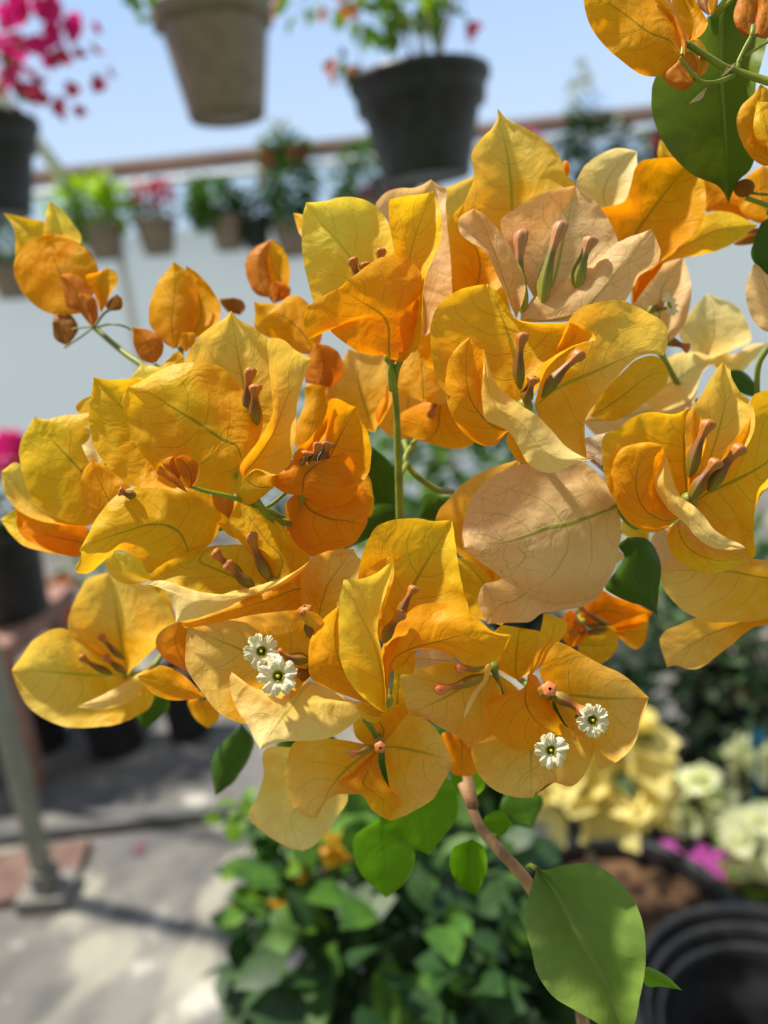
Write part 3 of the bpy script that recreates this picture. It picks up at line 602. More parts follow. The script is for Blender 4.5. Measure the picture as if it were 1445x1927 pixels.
stem(f, 'A', [(510, 770, 299), (470, 700, 296), (440, 670, 296)], 0.0007, name='stalk')
f = flower(plant, 'A', (985, 880), 284, (348, 700, 284), 0.0009)
B(f, 'orange', 'A', [(1010, 900), (985, 700), (1000, 550), (1013, 433)], [(1060, 830), (1180, 750), (1200, 660), (1150, 560), (1080, 480)], None, (288, 292, -4))
B(f, 'orange', 'A', [(945, 886), (880, 842), (815, 752), (813, 650), (850, 540), (900, 470), (945, 414)], [(1005, 845), (1062, 700), (1077, 570), (1040, 490), (990, 443)], None, (283, 284, 4))
B(f, 'orange', 'A', [(1010, 905), (975, 860), (990, 800)], [(1060, 860), (1060, 800)], None, (281, 281, 2))
B(f, 'rust', 'A', [(840, 968), (765, 940), (728, 860), (718, 766)], [(885, 905), (880, 840), (815, 785)], None, (276, 276, 3))
B(f, 'bright', 'A', [(850, 1065), (715, 1055), (770, 962)], [(900, 1000), (830, 980)], None, (272, 274, 0))
B(f, 'yellow', 'A', [(1000, 1000), (860, 1000), (900, 960)], [(1000, 930), (960, 900)], None, (274, 276, 0))
stem(f, 'A', [(840, 965, 275), (880, 990, 275), (940, 1010, 275)], 0.0006, name='stalk')

# -- blurred pale yellow flower low at the left
f = flower(plant, 'E', (690, 1215), 300, (330, 1190, 320))
B(f, 'olive', 'E', [(850, 1080), (760, 920), (715, 740)], [(950, 960), (945, 860), (870, 720)], None, (306, 310, -3))
B(f, 'ytip', 'E', [(690, 1212), (450, 1050), (370, 965), (385, 860), (430, 760), (480, 690), (600, 655)], [(860, 1050), (945, 950), (930, 870), (850, 760), (700, 690)], [(690, 1212), (660, 1050), (630, 850), (600, 655)], (300, 306, -9))
B(f, 'ytip', 'E', [(690, 1212), (500, 1000), (390, 975), (310, 960), (200, 1010), (130, 1090), (63, 1190)],
  [(825, 1300), (815, 1390), (740, 1440), (650, 1480), (540, 1497), (400, 1502), (330, 1490), (220, 1440), (140, 1370), (90, 1270)], [(690, 1212), (500, 1215), (250, 1195), (63, 1190)], (298, 303, -8))
B(f, 'cream', 'E', [(835, 1150), (720, 1230), (600, 1300), (500, 1350), (422, 1387)], [(780, 1270), (740, 1340), (650, 1382), (530, 1402)], None, (293, 286, 2))
for a, b in (((680, 1130), (540, 992)), ((610, 1210), (430, 1110)), ((690, 1205), (565, 1108))): ftube(f, 'E', a, b, 294, 290, 9)
f = flower(plant, 'E', (1100, 1330), 268, (520, 1200, 275))
B(f, 'deep', 'E', [(1040, 1200), (900, 1130), (845, 1040), (880, 970), (980, 920)], [(1060, 1010), (1050, 930)], None, (266, 268, 3))
B(f, 'orange', 'E', [(1120, 1338), (1010, 1225), (900, 1165), (830, 1180), (748, 1222)], [(960, 1352), (860, 1332), (790, 1280)], None, (260, 262, 3))
B(f, 'orange', 'E', [(1090, 1330), (1020, 1360), (1060, 1450), (1130, 1505)], [(1180, 1380), (1190, 1450)], None, (310, 312, 3))

# -- lower centre flower facing down
f = flower(plant, 'F', (1120, 1205), 254, (700, 1260, 275), 0.0012)
B(f, 'cream', 'F', [(870, 1240), (610, 1220), (590, 1350), (560, 1450), (520, 1530), (600, 1612), (700, 1672), (770, 1688)], [(960, 1390), (972, 1460), (930, 1530), (880, 1600), (825, 1662)], None, (278, 282, -5))
B(f, 'ptip', 'F', [(1110, 1215), (900, 1180), (740, 1190), (695, 1290), (690, 1370), (720, 1480), (780, 1530), (835, 1541)],
  [(1110, 1300), (1090, 1400), (1030, 1430), (920, 1435), (870, 1475)], [(1110, 1215), (1000, 1290), (900, 1400), (835, 1541)], (254, 256, -5))
B(f, 'orange', 'F', [(1105, 1230), (1000, 1330), (930, 1385), (1040, 1440), (1080, 1500), (1150, 1547)], [(1120, 1320), (1160, 1400), (1215, 1470)], None, (248, 246, 3))
B(f, 'ptip', 'F', [(1135, 1210), (1190, 1140), (1260, 1060), (1350, 1110), (1400, 1180), (1452, 1288)], [(1150, 1330), (1165, 1430), (1155, 1549), (1250, 1520), (1355, 1457), (1415, 1360)], [(1135, 1210), (1240, 1225), (1350, 1250), (1452, 1288)], (252, 254, -5))
B(f, 'yellow', 'F', [(1110, 1240), (1010, 1170), (1000, 1060)], [(1240, 1100), (1180, 1020)], None, (258, 258, 0))
plant_filler = f
ftube(f, 'F', (1090, 1215), (980, 1252), 250, 247, 9, 'tubep'); ftube(f, 'F', (1120, 1190), (1121, 1222), 251, 243, 11, 'tubep')
stem(f, 'F', [(1050, 1090, 250), (1085, 1140, 251), (1118, 1205, 253)], 0.0010, name='stalk')

# -- lower right flower with white blossoms
f = flower(plant, 'G', (600, 1065), 248, (960, 1300, 262), 0.0012)
B(f, 'yellow', 'G', [(720, 1130), (600, 1060), (590, 930), (640, 860), (740, 880)], [(830, 1050), (840, 900)], None, (262, 264, -3))
B(f, 'peach', 'G', [(420, 1045), (300, 1088), (205, 1070), (205, 1010)], [(390, 1000), (330, 968), (260, 970)], None, (252, 254, 2))
B(f, 'orange', 'G', [(215, 985), (205, 1090), (150, 1100), (100, 1080)], [(160, 960), (110, 1010)], None, (240, 241, 2))
B(f, 'ptip', 'G', [(570, 1075), (400, 1040), (250, 1070), (143, 1102), (160, 1200), (179, 1296)], [(640, 1200), (600, 1400), (500, 1460), (475, 1462), (440, 1420), (350, 1370), (270, 1322)],
  [(570, 1075), (450, 1160), (330, 1230), (179, 1296)], (248, 250, -5))
B(f, 'yellow', 'G', [(600, 1080), (570, 1200), (580, 1350), (640, 1420)], [(740, 1200), (740, 1380)], None, (254, 250, 2))
B(f, 'cream', 'G', [(590, 1033), (560, 1060), (552, 1120), (500, 1190), (462, 1270), (456, 1318)], [(588, 1080), (572, 1130), (530, 1185), (485, 1270)], None, (243, 238, 1), wav=.5)
B(f, 'deep', 'G', [(470, 1380), (350, 1390), (350, 1440), (390, 1580), (440, 1604)], [(540, 1450), (510, 1590)], None, (270, 272, 2))
ftube(f, 'G', (560, 1055), (415, 1072), 246, 243, 10, 'tubep'); ftube(f, 'G', (560, 1105), (310, 1180), 246, 241, 11, 'tubep')
f = flower(plant, 'G', (870, 1200), 246, None, 0.0012)
B(f, 'ptip', 'G', [(885, 1195), (690, 1330), (560, 1420), (495, 1455), (497, 1520), (530, 1600), (600, 1670), (700, 1707), (795, 1711)],
  [(1000, 1330), (1092, 1440), (1080, 1530), (1030, 1620), (978, 1656), (900, 1634), (850, 1655)], [(885, 1195), (800, 1420), (785, 1560), (795, 1711)], (246, 249, -5))
B(f, 'ptip', 'G', [(885, 1195), (830, 1090), (900, 950), (950, 950), (1040, 1000), (1130, 1050), (1220, 1090), (1290, 1140), (1368, 1215)],
  [(960, 1350), (1080, 1460), (1115, 1565), (1180, 1551), (1250, 1502), (1300, 1440), (1332, 1330)], [(885, 1195), (1000, 1205), (1180, 1220), (1368, 1215)], (244, 247, -6))
B(f, 'yellow', 'G', [(770, 1120), (800, 1020), (825, 920), (848, 800)], [(850, 1040), (885, 970), (935, 930), (966, 850), (905, 812)], None, (243, 246, 3))
B(f, 'orange', 'G', [(770, 1100), (750, 1180), (640, 1200), (570, 1240), (565, 1320), (600, 1400), (680, 1460), (760, 1476), (850, 1460), (935, 1400)], [(812, 1110), (850, 1190), (905, 1280), (947, 1360)],
  [(770, 1100), (760, 1240), (830, 1350), (935, 1400)], (240, 237, 5))
ftube(f, 'G', (850, 1190), (880, 1172), 240, 232, 14, 'tubep'); ftube(f, 'G', (880, 1190), (1060, 1300), 240, 236, 13)
B(f, 'leaf', 'G', [(980, 1370), (950, 1350), (900, 1280), (890, 1230)], [(960, 1300), (920, 1240)], None, (243, 243, 1), wav=.3, name='sepal')
B(f, 'brown', 'G', [(905, 1634), (860, 1660), (820, 1690), (795, 1712)], [(865, 1645), (820, 1672)], None, (247.5, 247.5, 0), wav=.3, name='scorched_edge')
blossom(f, 'G', (1092, 1328), 234, 33, 0.2, (0.15, 0.1)); blossom(f, 'G', (885, 1477), 232, 33, 1.0, (0.0, 0.15))

# -- green leaves, twigs and the woody branch
def leaf(*a, **k): return bract(plant, *a, name='leaf', **k)
leaf('leafnew', 'I', [(760, 340), (660, 400), (635, 460), (660, 570), (720, 640), (785, 697)], [(860, 370), (912, 480), (900, 580), (850, 650)], None, (300, 304, -4))
leaf('leafnew', 'I', [(900, 100), (780, 250), (755, 330), (800, 410), (880, 460), (980, 502)], [(1060, 150), (1112, 240), (1100, 350), (1040, 430)], None, (290, 296, -4))
leaf('leafnew', 'I', [(1175, 430), (1095, 470), (1073, 550), (1110, 630), (1186, 688)], [(1230, 470), (1247, 550), (1220, 640)], None, (282, 280, -5))
leaf('leafnew', 'I', [(1220, 370), (1260, 410), (1320, 410), (1357, 355)], [(1240, 325), (1300, 303)], None, (278, 276, -2))
leaf('leafnew', 'I', [(1150, 260), (1090, 200), (1080, 120), (1120, 40)], [(1230, 200), (1210, 90)], None, (300, 304, -3))
leaf('leafpale', 'J', [(290, 745), (250, 900), (232, 1040), (262, 1150), (290, 1270), (370, 1390), (480, 1460), (600, 1530), (740, 1640)],
  [(330, 760), (420, 738), (540, 728), (640, 768), (740, 860), (800, 960), (832, 1100), (832, 1250), (805, 1400), (780, 1540)],
  [(290, 745), (400, 900), (520, 1130), (640, 1340), (740, 1640)], (242, 230, -13), nt_=50, ns=14, fold=1.15)
leaf('leafnew', 'J', [(800, 1260), (840, 1340), (920, 1345), (1016, 1362)], [(850, 1245), (940, 1290)], None, (246, 244, 2), wav=.5)
stem(plant, 'J', [(240, 745, 248), (262, 738, 246), (290, 755, 243)], (0.0006, 0.0009), name='leaf_stalk')
stem(plant, 'J', [(-80, 330, 285), (0, 530, 275), (60, 610, 268), (140, 700, 260), (210, 775, 255), (255, 840, 253), (300, 920, 252), (420, 1150, 262), (520, 1500, 300), (560, 2100, 380)], (0.0020, 0.0030), 'wood', 'branch', 12)
leaf('leaf', 'P', [(455, 1360), (400, 1425), (405, 1498)], [(478, 1400), (445, 1465)], None, (310, 320, 4))
leaf('leaf', 'P', [(310, 1290), (255, 1330), (272, 1375)], [(320, 1330), (300, 1350)], None, (310, 316, 2))
leaf('leaf', 'P', [(700, 840), (690, 920), (725, 985)], [(740, 880), (745, 950)], None, (300, 306, 2))
leaf('leaf', 'P', [(860, 930), (800, 930), (790, 975)], [(850, 975)], None, (300, 306, 2))
leaf('leaf', 'P', [(640, 1040), (700, 1010), (760, 985)], [(690, 960), (740, 950)], None, (290, 300, 2))
leaf('leaf', 'P', [(1000, 1560), (940, 1540), (955, 1480)], [(1020, 1500)], None, (330, 336, 2))
leaf('leaf', 'P', [(1345, 700), (1395, 740), (1440, 750)], [(1400, 700)], None, (290, 296, 2))
leaf('leaf', 'P', [(760, 1385), (690, 1400), (668, 1450), (700, 1500)], [(780, 1440), (745, 1495)], None, (300, 304, 3))
leaf('leaf', 'P', [(560, 1380), (520, 1400), (540, 1440), (640, 1450)], [(600, 1370), (640, 1400)], None, (305, 308, 3))
B(plant_filler, 'yellow', 'P', [(720, 1390), (690, 1310), (735, 1235)], [(800, 1340), (795, 1265)], None, (262, 266, 3))
# bright flesh coloured bract and stalk at the right edge
f = flower(plant, 'C', (1480, 960), 262, (1450, 760, 275))
B(f, 'peach', 'C', [(1500, 950), (1440, 965), (1385, 920), (1357, 840), (1358, 760), (1385, 690)], [(1550, 800), (1480, 690)], None, (262, 264, 4))
stem(plant, 'C', [(1500, 970, 262), (1440, 1040, 265), (1405, 1110, 268), (1400, 1230, 274), (1400, 1330, 280)], 0.0010)
leaf('leaf', 'C', [(1500, 480), (1420, 520), (1380, 620), (1385, 680), (1460, 750)], [(1560, 600)], None, (262, 264, 3))
# hidden branches and trunk that carry the whole head down to its pot
stem(plant, 'P', [(760, 1000, 300), (830, 1150, 300), (870, 1400, 292), (890, 1520, 278)], (0.0018, 0.0022), 'wood', 'branch')
stem(plant, 'P', [(560, 985, 262), (680, 1060, 290), (830, 1150, 300)], (0.0012, 0.0016), 'stem')
stem(plant, 'P', [(1300, 990, 275), (1100, 1010, 300), (900, 1100, 302), (830, 1150, 300)], (0.0014, 0.0016), 'stem')
tb = P(1110, 2142, 0.38)
mb = MB(); q = crspline([tuple(tb), (0.13, 0.345, 0.85), (0.115, 0.34, 0.55), (0.12, 0.33, 0.27)], 24)
mb.tube(q, [0.003 + 0.006 * i / 24 for i in range(25)], 12); mb.build('trunk', MT['wood'], plant)

# ------------------------------------------------------------------ orange branch in the top right corner
br = empty('bougainvillea_branch', P(1500, 150, 0.24))
tag(br, 'deep orange bougainvillea sprig with big green leaf entering at the top right corner', 'flowering branch')
def S(pts, r, m='stem', name='stem'): return stem(br, 'D', pts, r, m, name)
bract(br, 'leafund', 'D', [(1200, -60), (1090, 100), (960, 250), (800, 400), (745, 500), (732, 600), (745, 720), (785, 830), (860, 950), (960, 1050), (1040, 1095), (1120, 1125), (1170, 1170), (1203, 1242)],
      [(1320, -60), (1430, 100), (1440, 240), (1400, 400), (1365, 560), (1375, 750), (1372, 900), (1340, 1030), (1260, 1110)],
      [(1200, -60), (1165, 120), (1160, 400), (1180, 700), (1190, 900), (1203, 1242)], (262, 268, -13), name='leaf', nt_=50, ns=12, fold=1.15)
S([(1500, 515, 236), (1390, 480, 238), (1270, 442, 240), (1180, 410, 240), (1080, 350, 240), (945, 262, 240)], (0.0013, 0.0010))
S([(1265, 445, 240), (1262, 390, 240), (1290, 320, 240), (1345, 215, 240)], (0.0008, 0.0006)); S([(1295, 345, 240), (1370, 300, 240), (1470, 240, 240)], 0.0005)
S([(1240, 455, 240), (1180, 485, 239), (1100, 505, 238), (1030, 495, 238), (980, 450, 237), (905, 350, 236)], (0.0008, 0.0005))
S([(1480, 1190, 262), (1420, 1188, 262), (1350, 1180, 262)], 0.0005); S([(1500, 1275, 266), (1400, 1240, 266), (1310, 1210, 266)], 0.0009)
S([(1300, -60, 255), (1200, 20, 255), (1130, 90, 256), (1080, 120, 258)], 0.0009)
f = S([(950, 262, 240), (930, 290, 240), (920, 345, 239)], 0.0010, name='flower')
B(f, 'orange', 'D', [(950, 262), (890, 90), (850, -20), (870, -140)], [(1030, 222), (1075, 150), (1055, 90), (1012, 20), (960, -80)], None, (246, 252, -4))
B(f, 'orange', 'D', [(935, 352), (905, 230), (860, 130), (750, 0), (700, -90)], [(952, 250), (915, 130), (850, 0), (800, -90)], None, (237, 242, 2))
B(f, 'orange', 'D', [(925, 345), (885, 408), (820, 450), (750, 468), (660, 450), (540, 362), (450, 282), (372, 180), (330, 70), (318, -40), (360, -160)],
  [(905, 230), (850, 110), (760, 0), (600, -110)], [(925, 345), (850, 250), (720, 200), (600, 110), (450, -5), (360, -160)], (238, 242, 4))
f = S([(1010, 490, 238), (1000, 470, 238), (990, 450, 238)], 0.0008, name='flower')
B(f, 'orange', 'D', [(1015, 480), (995, 350), (985, 240)], [(1075, 420), (1080, 330), (1030, 245)], None, (240, 242, 2), wav=.5)
B(f, 'rust', 'D', [(1000, 490), (940, 550), (860, 532), (795, 462), (860, 400), (920, 330)], [(1015, 400), (980, 320)], None, (237, 239, 3), wav=.5)
B(f, 'dry', 'D', [(1075, 535), (1030, 565), (963, 637)], [(1040, 600)], None, (238, 238, 0), wav=.3)
B(f, 'dry', 'D', [(1160, 470), (1190, 410), (1250, 380)], [(1200, 440)], None, (239, 239, 0), wav=.3)
f = S([(1345, 220, 240), (1350, 190, 240), (1352, 160, 241)], 0.0008, name='flower')
B(f, 'rust', 'D', [(1345, 232), (1270, 190), (1236, 110), (1260, 0), (1320, -80)], [(1390, 120), (1400, 0)], None, (242, 246, 3))
B(f, 'rust', 'D', [(1365, 225), (1370, 100), (1400, -60)], [(1445, 232), (1500, 150), (1490, 0)], None, (241, 245, 3))
B(f, 'brown', 'D', [(1080, 95), (1020, 40), (1010, -40), (1080, -90)], [(1125, 70), (1130, -20)], None, (254, 258, 3)); B(f, 'orange', 'D', [(1090, 90), (1075, 30), (1100, -50)], [(1130, 60), (1140, 0)], None, (252, 256, 1))
f = S([(1500, 985, 244), (1480, 995, 244), (1460, 1000, 244)], 0.0009, name='flower')
B(f, 'orange', 'D', [(1480, 1000), (1420, 1013), (1340, 960), (1280, 860), (1250, 750), (1280, 650), (1350, 580), (1402, 513)], [(1540, 800), (1500, 600)], None, (240, 244, 4))
B(f, 'yellow', 'D', [(1460, 920), (1380, 860), (1355, 760), (1380, 620)], [(1520, 800), (1470, 640)], None, (234, 237, 3))
f = S([(1480, 1280, 268), (1460, 1290, 268), (1440, 1300, 268)], 0.0009, name='flower')
B(f, 'deep', 'D', [(1500, 1340), (1300, 1340), (1130, 1290), (1062, 1290), (1060, 1180), (1038, 1085)], [(1420, 1200), (1250, 1140)], None, (288, 292, 3))
B(f, 'orange', 'D', [(1500, 1380), (1350, 1350), (1265, 1260), (1300, 1100), (1410, 1010)], [(1560, 1200), (1500, 1040)], None, (280, 284, 3))
B(f, 'yellow', 'D', [(870, 970), (775, 960), (785, 850)], [(840, 900)], None, (300, 302, 0)); B(f, 'brown', 'D', [(1420, 1480), (1270, 1500), (1230, 1490)], [(1400, 1400), (1330, 1410)], None, (290, 290, 2))
mb = MB(); mb.ball(P(*zp('D', (1300, 1150)), 0.262), 0.0032, 14, sc=(1.1, .9, .95)); mb.build('bud', MT['brown'], br)
mb = MB(); mb.ball(P(*zp('C', (618, 300)), 0.272), 0.0022, 12, sc=(.7, .8, 1.3)); mb.build('bud', MT['orange'], plant)

# ------------------------------------------------------------------ the greenhouse
YB = 5.6
def struct(name, mb, m, smooth=False):
    ob = mb.build(name, m, None, smooth); ob['kind'] = 'structure'; return ob
def concrete():
    m, t = newmat('stained_dappled_concrete'); N = NT(t); out = N.n('ShaderNodeOutputMaterial'); tc = N.n('ShaderNodeTexCoord'); ob = tc.outputs['Object']
    p = N.n('ShaderNodeBsdfPrincipled'); p.inputs['Roughness'].default_value = 0.85
    a = N.noise(2.6, 5, ob, dist=0.6); b = N.noise(7, 5, ob, dist=0.4); c = N.noise(26, 4, ob)
    d = N.noise(1.3, 4, ob, dist=1.0)
    k = N.mix(N.rng(a, .36, .64), (0.095, 0.094, 0.092), (0.19, 0.185, 0.172))
    k = N.mix(N.rng(b, .50, .66, 0, .75), k, (0.08, 0.08, 0.085)); k = N.mix(N.rng(b, .28, .40, .8, 0), k, (0.50, 0.49, 0.45))
    k = N.mix(N.rng(c, .58, .72, 0, .5), k, (0.15, 0.145, 0.09)); k = N.mix(N.rng(d, .5, .6, 0, .55), k, (0.10, 0.10, 0.11)); k = N.mix(N.rng(d, .36, .44, .45, 0), k, (0.50, 0.48, 0.38)); t.links.new(k, p.inputs['Base Color'])  # stains, plus sun and shadow mottling painted into the colour
    bp = N.n('ShaderNodeBump'); bp.inputs['Strength'].default_value = 0.4; bp.inputs['Distance'].default_value = 0.01; t.links.new(b, bp.inputs['Height']); t.links.new(bp.outputs[0], p.inputs['Normal'])
    t.links.new(p.outputs[0], out.inputs[0]); return m
mb = MB(); mb.box((0, 2.3, -0.05), (11, 6.8, 0.1)); struct('floor', mb, concrete())
mb = MB(); mb.box((0, 10, -0.12), (60, 60, 0.02)); tag(mb.build('lawn', plain('grass', (0.12, 0.20, 0.06), 0.9, (0.09, 0.15, 0.05), 3), None, False), 'grassy ground outside the greenhouse', 'ground', kind='structure')
ZA = Q(50, 345, YB); ZB = Q(1230, 205, YB); ZW = (ZA.z + ZB.z) / 2
FILM = film('milky_plastic_film', (0.90, 0.91, 0.96), 0.10, 0.62); CLEAR = film('clear_roof_film', (0.9, 0.93, 0.97), 0.88, 0.8)
ZF = ZW - 0.42
mb = MB(); mb.box((0, YB + 0.04, ZF / 2), (11, 0.004, ZF)); mb.box((0, YB + 0.04, (ZF + ZW) / 2), (11, 0.003, ZW - ZF - .002), mi=1); struct('wall_back', mb, [FILM, CLEAR])
for sx, nm in ((-5.4, 'wall_left'), (5.4, 'wall_right')):
    mb = MB(); mb.box((sx, 2.3, ZW / 2), (0.004, 6.6, ZW)); struct(nm, mb, FILM)
mb = MB(); rows = []
for i in range(13):
    a = i / 12; rows.append([(xx, YB - 6.6 * a, ZW + 1.7 * math.sin(a * math.pi * 0.5)) for xx in (-5.4, -1.8, 1.8, 5.4)])
mb.grid(rows); struct('ceiling', mb, CLEAR, True)
WOODP = plain('weathered_pinkish_wood', (0.36, 0.20, 0.15), 0.8, (0.26, 0.15, 0.12), 8); STEEL = plain('galvanised_steel', (0.62, 0.64, 0.64), 0.45, (0.5, 0.52, 0.52), 6, metal=0.2)
BLACK = plain('black_plastic', (0.012, 0.014, 0.017), 0.45, (0.025, 0.027, 0.031), 30, spec=0.4); TAN = plain('taupe_plastic', (0.27, 0.215, 0.165), 0.6, (0.22, 0.175, 0.135), 25)
WPAINT = plain('white_painted_pipe', (0.8, 0.82, 0.8), 0.5); SOIL = plain('bark_soil', (0.035, 0.018, 0.011), 0.95, (0.14, 0.075, 0.035), 45, bump=1.0); WIRE = plain('wire', (0.35, 0.35, 0.35), 0.4)
mb = MB(); mb.box((0, YB, ZW), (11, 0.06, 0.10)); struct('trim_1', mb, WOODP)
mb = MB(); mb.tube([(-5.5, YB - 0.15, ZW - 0.13), (5.5, YB - 0.15, ZW - 0.13)], 0.022, 12); struct('trim_2', mb, WPAINT, True)
n = 3
for x in (Q(243, 550, YB).x, 2.2, -3.9, 0.6, 3.8):
    mb = MB(); mb.box((x, YB - 0.03, ZW / 2), (0.05, 0.05, ZW)); struct('trim_%d' % n, mb, plain('white_post_%d' % n, (0.75, 0.76, 0.74), 0.5)); n += 1
for x in (Q(125, 325, YB).x, 2.9):
    mb = MB(); mb.tube([(x, YB - 6.6 * i / 12, ZW + 1.7 * math.sin(i / 12 * math.pi * .5) - 0.05) for i in range(13)], 0.045, 12); struct('trim_%d' % n, mb, WPAINT, True); n += 1
ZP = 3.15
for yy in (1.25, 1.75):
    mb = MB(); mb.tube([(-5.4, yy, ZP), (5.4, yy, ZP)], 0.02, 12); struct('trim_%d' % n, mb, STEEL, True); n += 1

# ------------------------------------------------------------------ plant builders for the background
def lm(name, c, c2, tr=0.35, rough=0.5): return plain(name, c, rough, c2, 60, trans=tr)
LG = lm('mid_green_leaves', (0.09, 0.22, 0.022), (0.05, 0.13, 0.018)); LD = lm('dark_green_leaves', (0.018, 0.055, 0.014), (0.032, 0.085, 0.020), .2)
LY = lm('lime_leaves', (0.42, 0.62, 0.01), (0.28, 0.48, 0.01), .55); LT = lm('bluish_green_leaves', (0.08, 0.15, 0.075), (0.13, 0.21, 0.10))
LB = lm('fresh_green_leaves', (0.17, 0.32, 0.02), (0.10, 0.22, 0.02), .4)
PK = lm('magenta_bracts', (0.80, 0.02, 0.25), (0.70, 0.03, 0.30), .45); RD = lm('rose_red_bracts', (0.62, 0.05, 0.12), (0.5, 0.06, 0.12), .4)
OR = lm('small_orange_bracts', (0.85, 0.30, 0.05), (0.8, 0.2, 0.08), .4); YP = lm('pale_yellow_bracts', (0.96, 0.88, 0.42), (0.93, 0.82, 0.28), .5)
WG = lm('cream_white_bracts', (0.93, 0.94, 0.74), (0.78, 0.84, 0.42), .45); YO = lm('golden_bracts', (0.9, 0.5, 0.03), (0.8, 0.42, 0.02), .45)
MGF = lm('faded_magenta_petals', (0.24, 0.09, 0.13), (0.20, 0.08, 0.12), .3)
MG = lm('fallen_magenta_petals', (0.48, 0.08, 0.36), (0.36, 0.05, 0.30), .3)
def leafq(mb, c, dr, nr, s, w=0.6):
    dr = dr.normalized(); sd = dr.cross(nr)
    if sd.length < 1e-4: sd = dr.cross(Vector((.3, .5, .8)))
    sd.normalize(); nr = sd.cross(dr)
    b = len(mb.v)
    for t, ww, h in ((0, 0, 0), (.3, .42, .06), (.3, 0, 0), (.3, -.42, .06), (.65, .36, .03), (.65, 0, -.03), (.65, -.36, .03), (1, 0, -.12)):
        mb.v.append(tuple(c + dr * (t * s) + sd * (ww * s * w * 1.3) + nr * (h * s))); mb.uv.append((ww + .5, t))
    for q in ((0, 2, 1), (0, 3, 2), (1, 2, 5, 4), (2, 3, 6, 5), (4, 5, 7), (5, 6, 7)): mb.f.append(tuple(b + k for k in q)); mb.mi.append(0)
def cloud(name, c, rad, n, s, m, parent, rnd, droop=0.3, w=0.6, lo=0.2):
    mb = MB(); c = Vector(c)
    for _ in range(n):
        while True:
            v = Vector((rnd.uniform(-1, 1), rnd.uniform(-1, 1), rnd.uniform(-1, 1)))
            if lo < v.length < 1: break
        p = c + Vector((v.x * rad[0], v.y * rad[1], v.z * rad[2]))
        dr = v.normalized() + Vector((rnd.gauss(0, .6), rnd.gauss(0, .6), rnd.gauss(0, .6) - droop))
        leafq(mb, p, dr, Vector((rnd.gauss(0, .5), rnd.gauss(0, .5), 1)), s * rnd.uniform(.7, 1.25), w)
    return mb.build(name, m, parent)
def blooms(name, c, rad, n, s, m, parent, rnd, lo=0.5):
    """clusters of three-bracted flowers; small clusters are one part per bloom"""
    mb = MB(); c = Vector(c); one = n <= 44
    for _ in range(n):
        while True:
            v = Vector((rnd.uniform(-1, 1), rnd.uniform(-1, 1), rnd.uniform(-1, 1)))
            if lo < v.length < 1: break
        p = c + Vector((v.x * rad[0], v.y * rad[1], v.z * rad[2])); ax = (v + Vector((rnd.gauss(0, .4), rnd.gauss(0, .4), .2))).normalized()
        a = ax.cross(Vector((.1, .3, .9))).normalized(); b = ax.cross(a); t0 = rnd.uniform(0, 6)
        for k in range(3):
            th = t0 + k * 2.094; d = a * math.cos(th) + b * math.sin(th); leafq(mb, p, d * .8 + ax * .7, ax * .8 - d * .6, s * rnd.uniform(.8, 1.15), .95)
        if one: mb.build('bloom', m, parent); mb = MB()
    return None if one else mb.build(name, m, parent)
def pot_prof(r, h, kind):
    rb = r * (0.64 if kind != 'big' else 0.82)
    def rr(z): return rb + (r * .93 - rb) * z / h
    if kind == 'tan':
        p = [(0.001, 0.004), (rb * .55, 0.004), (rb * .6, .012), (rb * .95, 0.010), (rb, 0), (rb * 1.02, 0.01)]
        for k in range(1, 18):
            z = h * .84 * k / 18 + .01; p += [(rr(z) + (0.0022 if k % 2 else -0.0004), z)]
        p += [(rr(h * .86), h * .86), (r * .985, h * .875), (r, h * .9), (r * 1.015, h * .98), (r * 1.01, h), (r * .97, h), (r * .93, h * .93), (rr(h * .8) * .95, h * .8)]
    elif kind == 'black':
        p = [(0.001, .004), (rb * .9, .004), (rb, 0), (rb * 1.02, .012), (rr(h * .3), h * .3), (rr(h * .66), h * .66), (r * .925, h * .70), (r * .935, h * .80), (r * .955, h * .90), (r * 1.0, h * .915), (r * 1.015, h * .95), (r * 1.01, h), (r * .955, h), (r * .92, h * .9), (rr(h * .8) * .96, h * .8)]
    else:
        p = [(0.001, .004), (rb * .92, .004), (rb, 0), (rb * 1.01, .012), (rr(h * .45), h * .45), (rr(h * .46) * 1.02, h * .47), (rr(h * .86), h * .86), (r * .98, h * .88), (r * 1.0, h * .9), (r * 1.02, h * .97), (r * 1.015, h), (r * .98, h * 1.003), (r * .95, h * .99), (r * .93, h * .93), (r * .905, h * .88), (r * .91, h * .87), (rr(h * .7) * .95, h * .7)]
    return p
def pot(parent, c, r, h, kind, m, soil=True):
    mb = MB(); mb.lathe(c, pot_prof(r, h, kind), 56); ob = mb.build('pot', m, parent)
    if soil:
        mb = MB(); z = h * .84; rad = r * .91
        rows = []
        for i in range(8):
            q = i / 7 * rad + .001; rows.append([Vector(c) + Vector((q * math.cos(2 * math.pi * j / 32), q * math.sin(2 * math.pi * j / 32), z + 0.01 * noise.noise(Vector((q * 40 * math.cos(j / 5.1), q * 40 * math.sin(j / 5.1), 1))))) for j in range(32)])
        mb.grid(rows, closed=True); mb.build('soil', SOIL, parent)
    return ob
